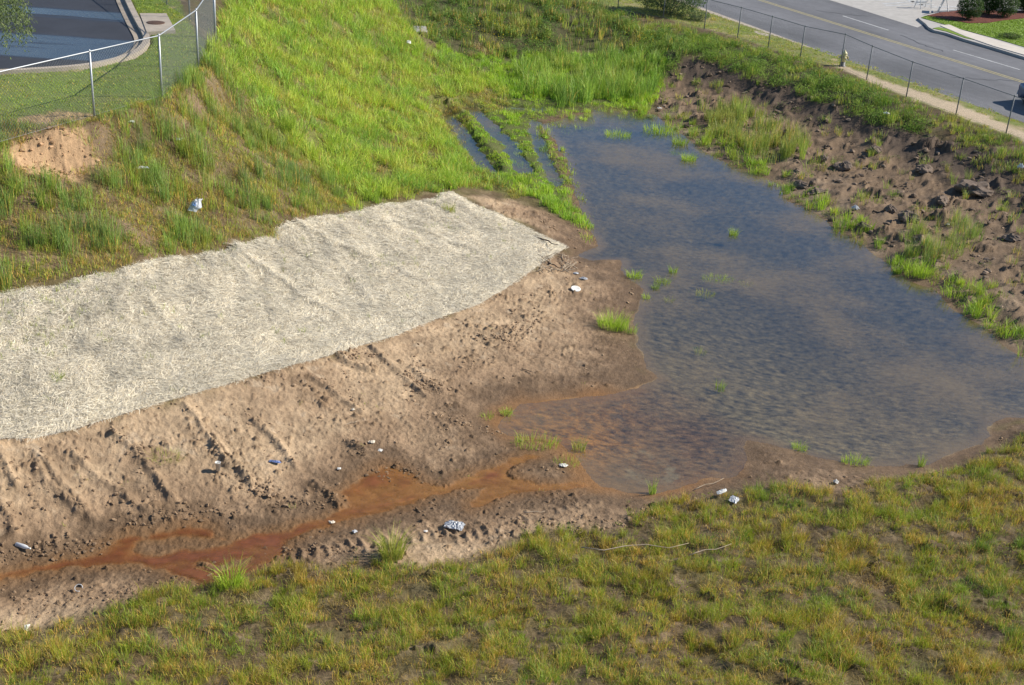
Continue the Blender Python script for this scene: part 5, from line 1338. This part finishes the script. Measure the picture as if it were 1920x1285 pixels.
crumple('plastic_bag', 1080, 514, .26, .18, .09, clear_p, 'small grey-white plastic scrap beside the driftwood pile', 'plastic bag', .1, 0, 16, 7)
crumple('plastic_bag', 1095, 524, .34, .2, .10, clear_p, 'crumpled grey plastic just below the driftwood scraps', 'plastic bag', -.4, 0, 16, 8)
crumple('foam_scrap', 1056, 874, .34, .2, .08, foam_w, 'white mud-flecked scrap on the mud by the rusty inlet', 'foam scrap', .1, 0, 16, 9, 'round')
crumple('paper_scrap', 698, 831, .26, .16, .06, paper_w, 'cream paper scrap at the end of a mud ridge', 'paper scrap', .4, .1, 14, 10, 'torn')
crumple('paper_scrap', 713, 847, .15, .13, .04, foam_w, 'small white scrap just below the cream paper', 'paper scrap', -.3, .1, 12, 11)
crumple('paper_scrap', 636, 881, .13, .1, .04, foam_w, 'tiny white scrap on crumbled mud above the orange puddle', 'paper scrap', .2, .1, 12, 12)
crumple('paper_scrap', 662, 771, .12, .12, .05, paper_w, 'tiny white scrap halfway up the mud slope', 'paper scrap', .5, .1, 12, 13)
crumple('paper_scrap', 622, 980, .2, .12, .05, paper_w, 'cream scrap stranded in the rusty stream', 'paper scrap', .3, .15, 12, 14, 'torn')
crumple('paper_scrap', 798, 997, .14, .09, .03, foam_w, 'small white scrap left of the crumpled plastic sheet', 'paper scrap', .2, .1, 12, 15)
crumple('paper_scrap', 665, 1000, .13, .13, .05, clear_p, 'grey film scrap above the tread marks', 'paper scrap', .9, .1, 12, 16)
crumple('wrapper', 515, 869, .36, .14, .05, blue_w, 'blue and white wrapper on the lower mud slope', 'wrapper', -.1, .05, 16, 17)
crumple('foam_scrap', 1567, 906, .20, .2, .14, foam_w, 'white foam lump on the near shore above the grass', 'foam scrap', .4, 0, 14, 18, 'round')
crumple('foam_scrap', 1776, 425, .2, .2, .14, foam_w, 'small white lump beside the rush clump', 'foam scrap', .4, 0, 14, 19, 'round')
crumple('plastic_bag', 1912, 320, .42, .4, .3, plastic_w, 'white plastic bundle at the right frame edge below the fence', 'plastic bag', .4, 0, 16, 20, 'round')
crumple('paper_scrap', 766, 92, .36, .3, .2, foam_w, 'white scrap in the tall grass of the far slope', 'paper scrap', .4, .3, 12, 21, 'quad', .3)
crumple('paper_scrap', 248, 249, .24, .14, .06, foam_w, 'white scrap on the slope just below the left fence', 'paper scrap', .1, .2, 12, 22, 'quad', .06)
crumple('plastic_bag', 336, 268, .26, .2, .08, clear_p, 'pale blue-white film scrap below the fence bend', 'plastic bag', .1, .2, 12, 23, 'quad', .08)
crumple('paper_scrap', 1237, 205, .3, .16, .08, foam_w, 'white scrap where the reeds meet the right bank', 'paper scrap', .1, .1, 12, 24, 'quad', .06)
crumple('paper_scrap', 50, 1182, .14, .18, .1, foam_w, 'white scrap at the lower left edge of the mud', 'paper scrap', .1, .3, 12, 25, 'quad', .05)
crumple('plastic_sheet', 1660, 222, .4, .24, .1, clear_p, 'pale film scrap in the weeds of the bank crest', 'plastic sheet', .1, .2, 12, 26, 'quad', .2)
# bottle, cup, lid, ring
q = at(44, 1028, .045); bt = empty('plastic_bottle', q, 'white plastic bottle lying on the mud left of the stream', 'bottle', None, -.35)
m = MB(); m.lathe([(.035, 0), (.045, .01), (.045, .22), (.040, .26), (.018, .31), (.016, .33)], 18); o = m.build('body', plastic_w, bt, True); o.rotation_euler = (0, math.pi / 2, 0); o.location = (-.18, 0, 0)
m = MB(); m.lathe([(.02, .33), (.02, .36), (.005, .362)], 14); o = m.build('cap', foam_w, bt, True); o.rotation_euler = (0, math.pi / 2, 0); o.location = (-.18, 0, 0)
q = at(409, 885, .0); cp_ = empty('foam_cup', q, 'upright white foam cup on the furrowed mud slope', 'cup')
m = MB(); m.lathe([(.045, 0), (.06, .20), (.064, .20), (.064, .212), (.058, .212), (.043, .02), (.003, .02)], 20); m.build('cup', foam_w, cp_, True)
q = at(1079, 546, .015); m = MB(); m.lathe([(.15, 0), (.16, .012), (.14, .02), (.12, .012), (.003, .014)], 24); o = m.build('drink_top', foam_w, None, True); o.location = q; o.rotation_euler = (.2, .1, 0)
tag(o, 'white round drink lid lying on the mud below the driftwood', 'lid')
q = at(148, 1109, .04); m = MB(); m.tube([(.075 * math.cos(a_), .06 * math.sin(a_), .03 + .04 * math.sin(a_)) for a_ in np.linspace(0, 5.2, 18)], .007, 6); o = m.build('plastic_ring', plastic_w, None, True); o.location = q
tag(o, 'open white plastic ring half buried in the mud below the stream', 'plastic ring')
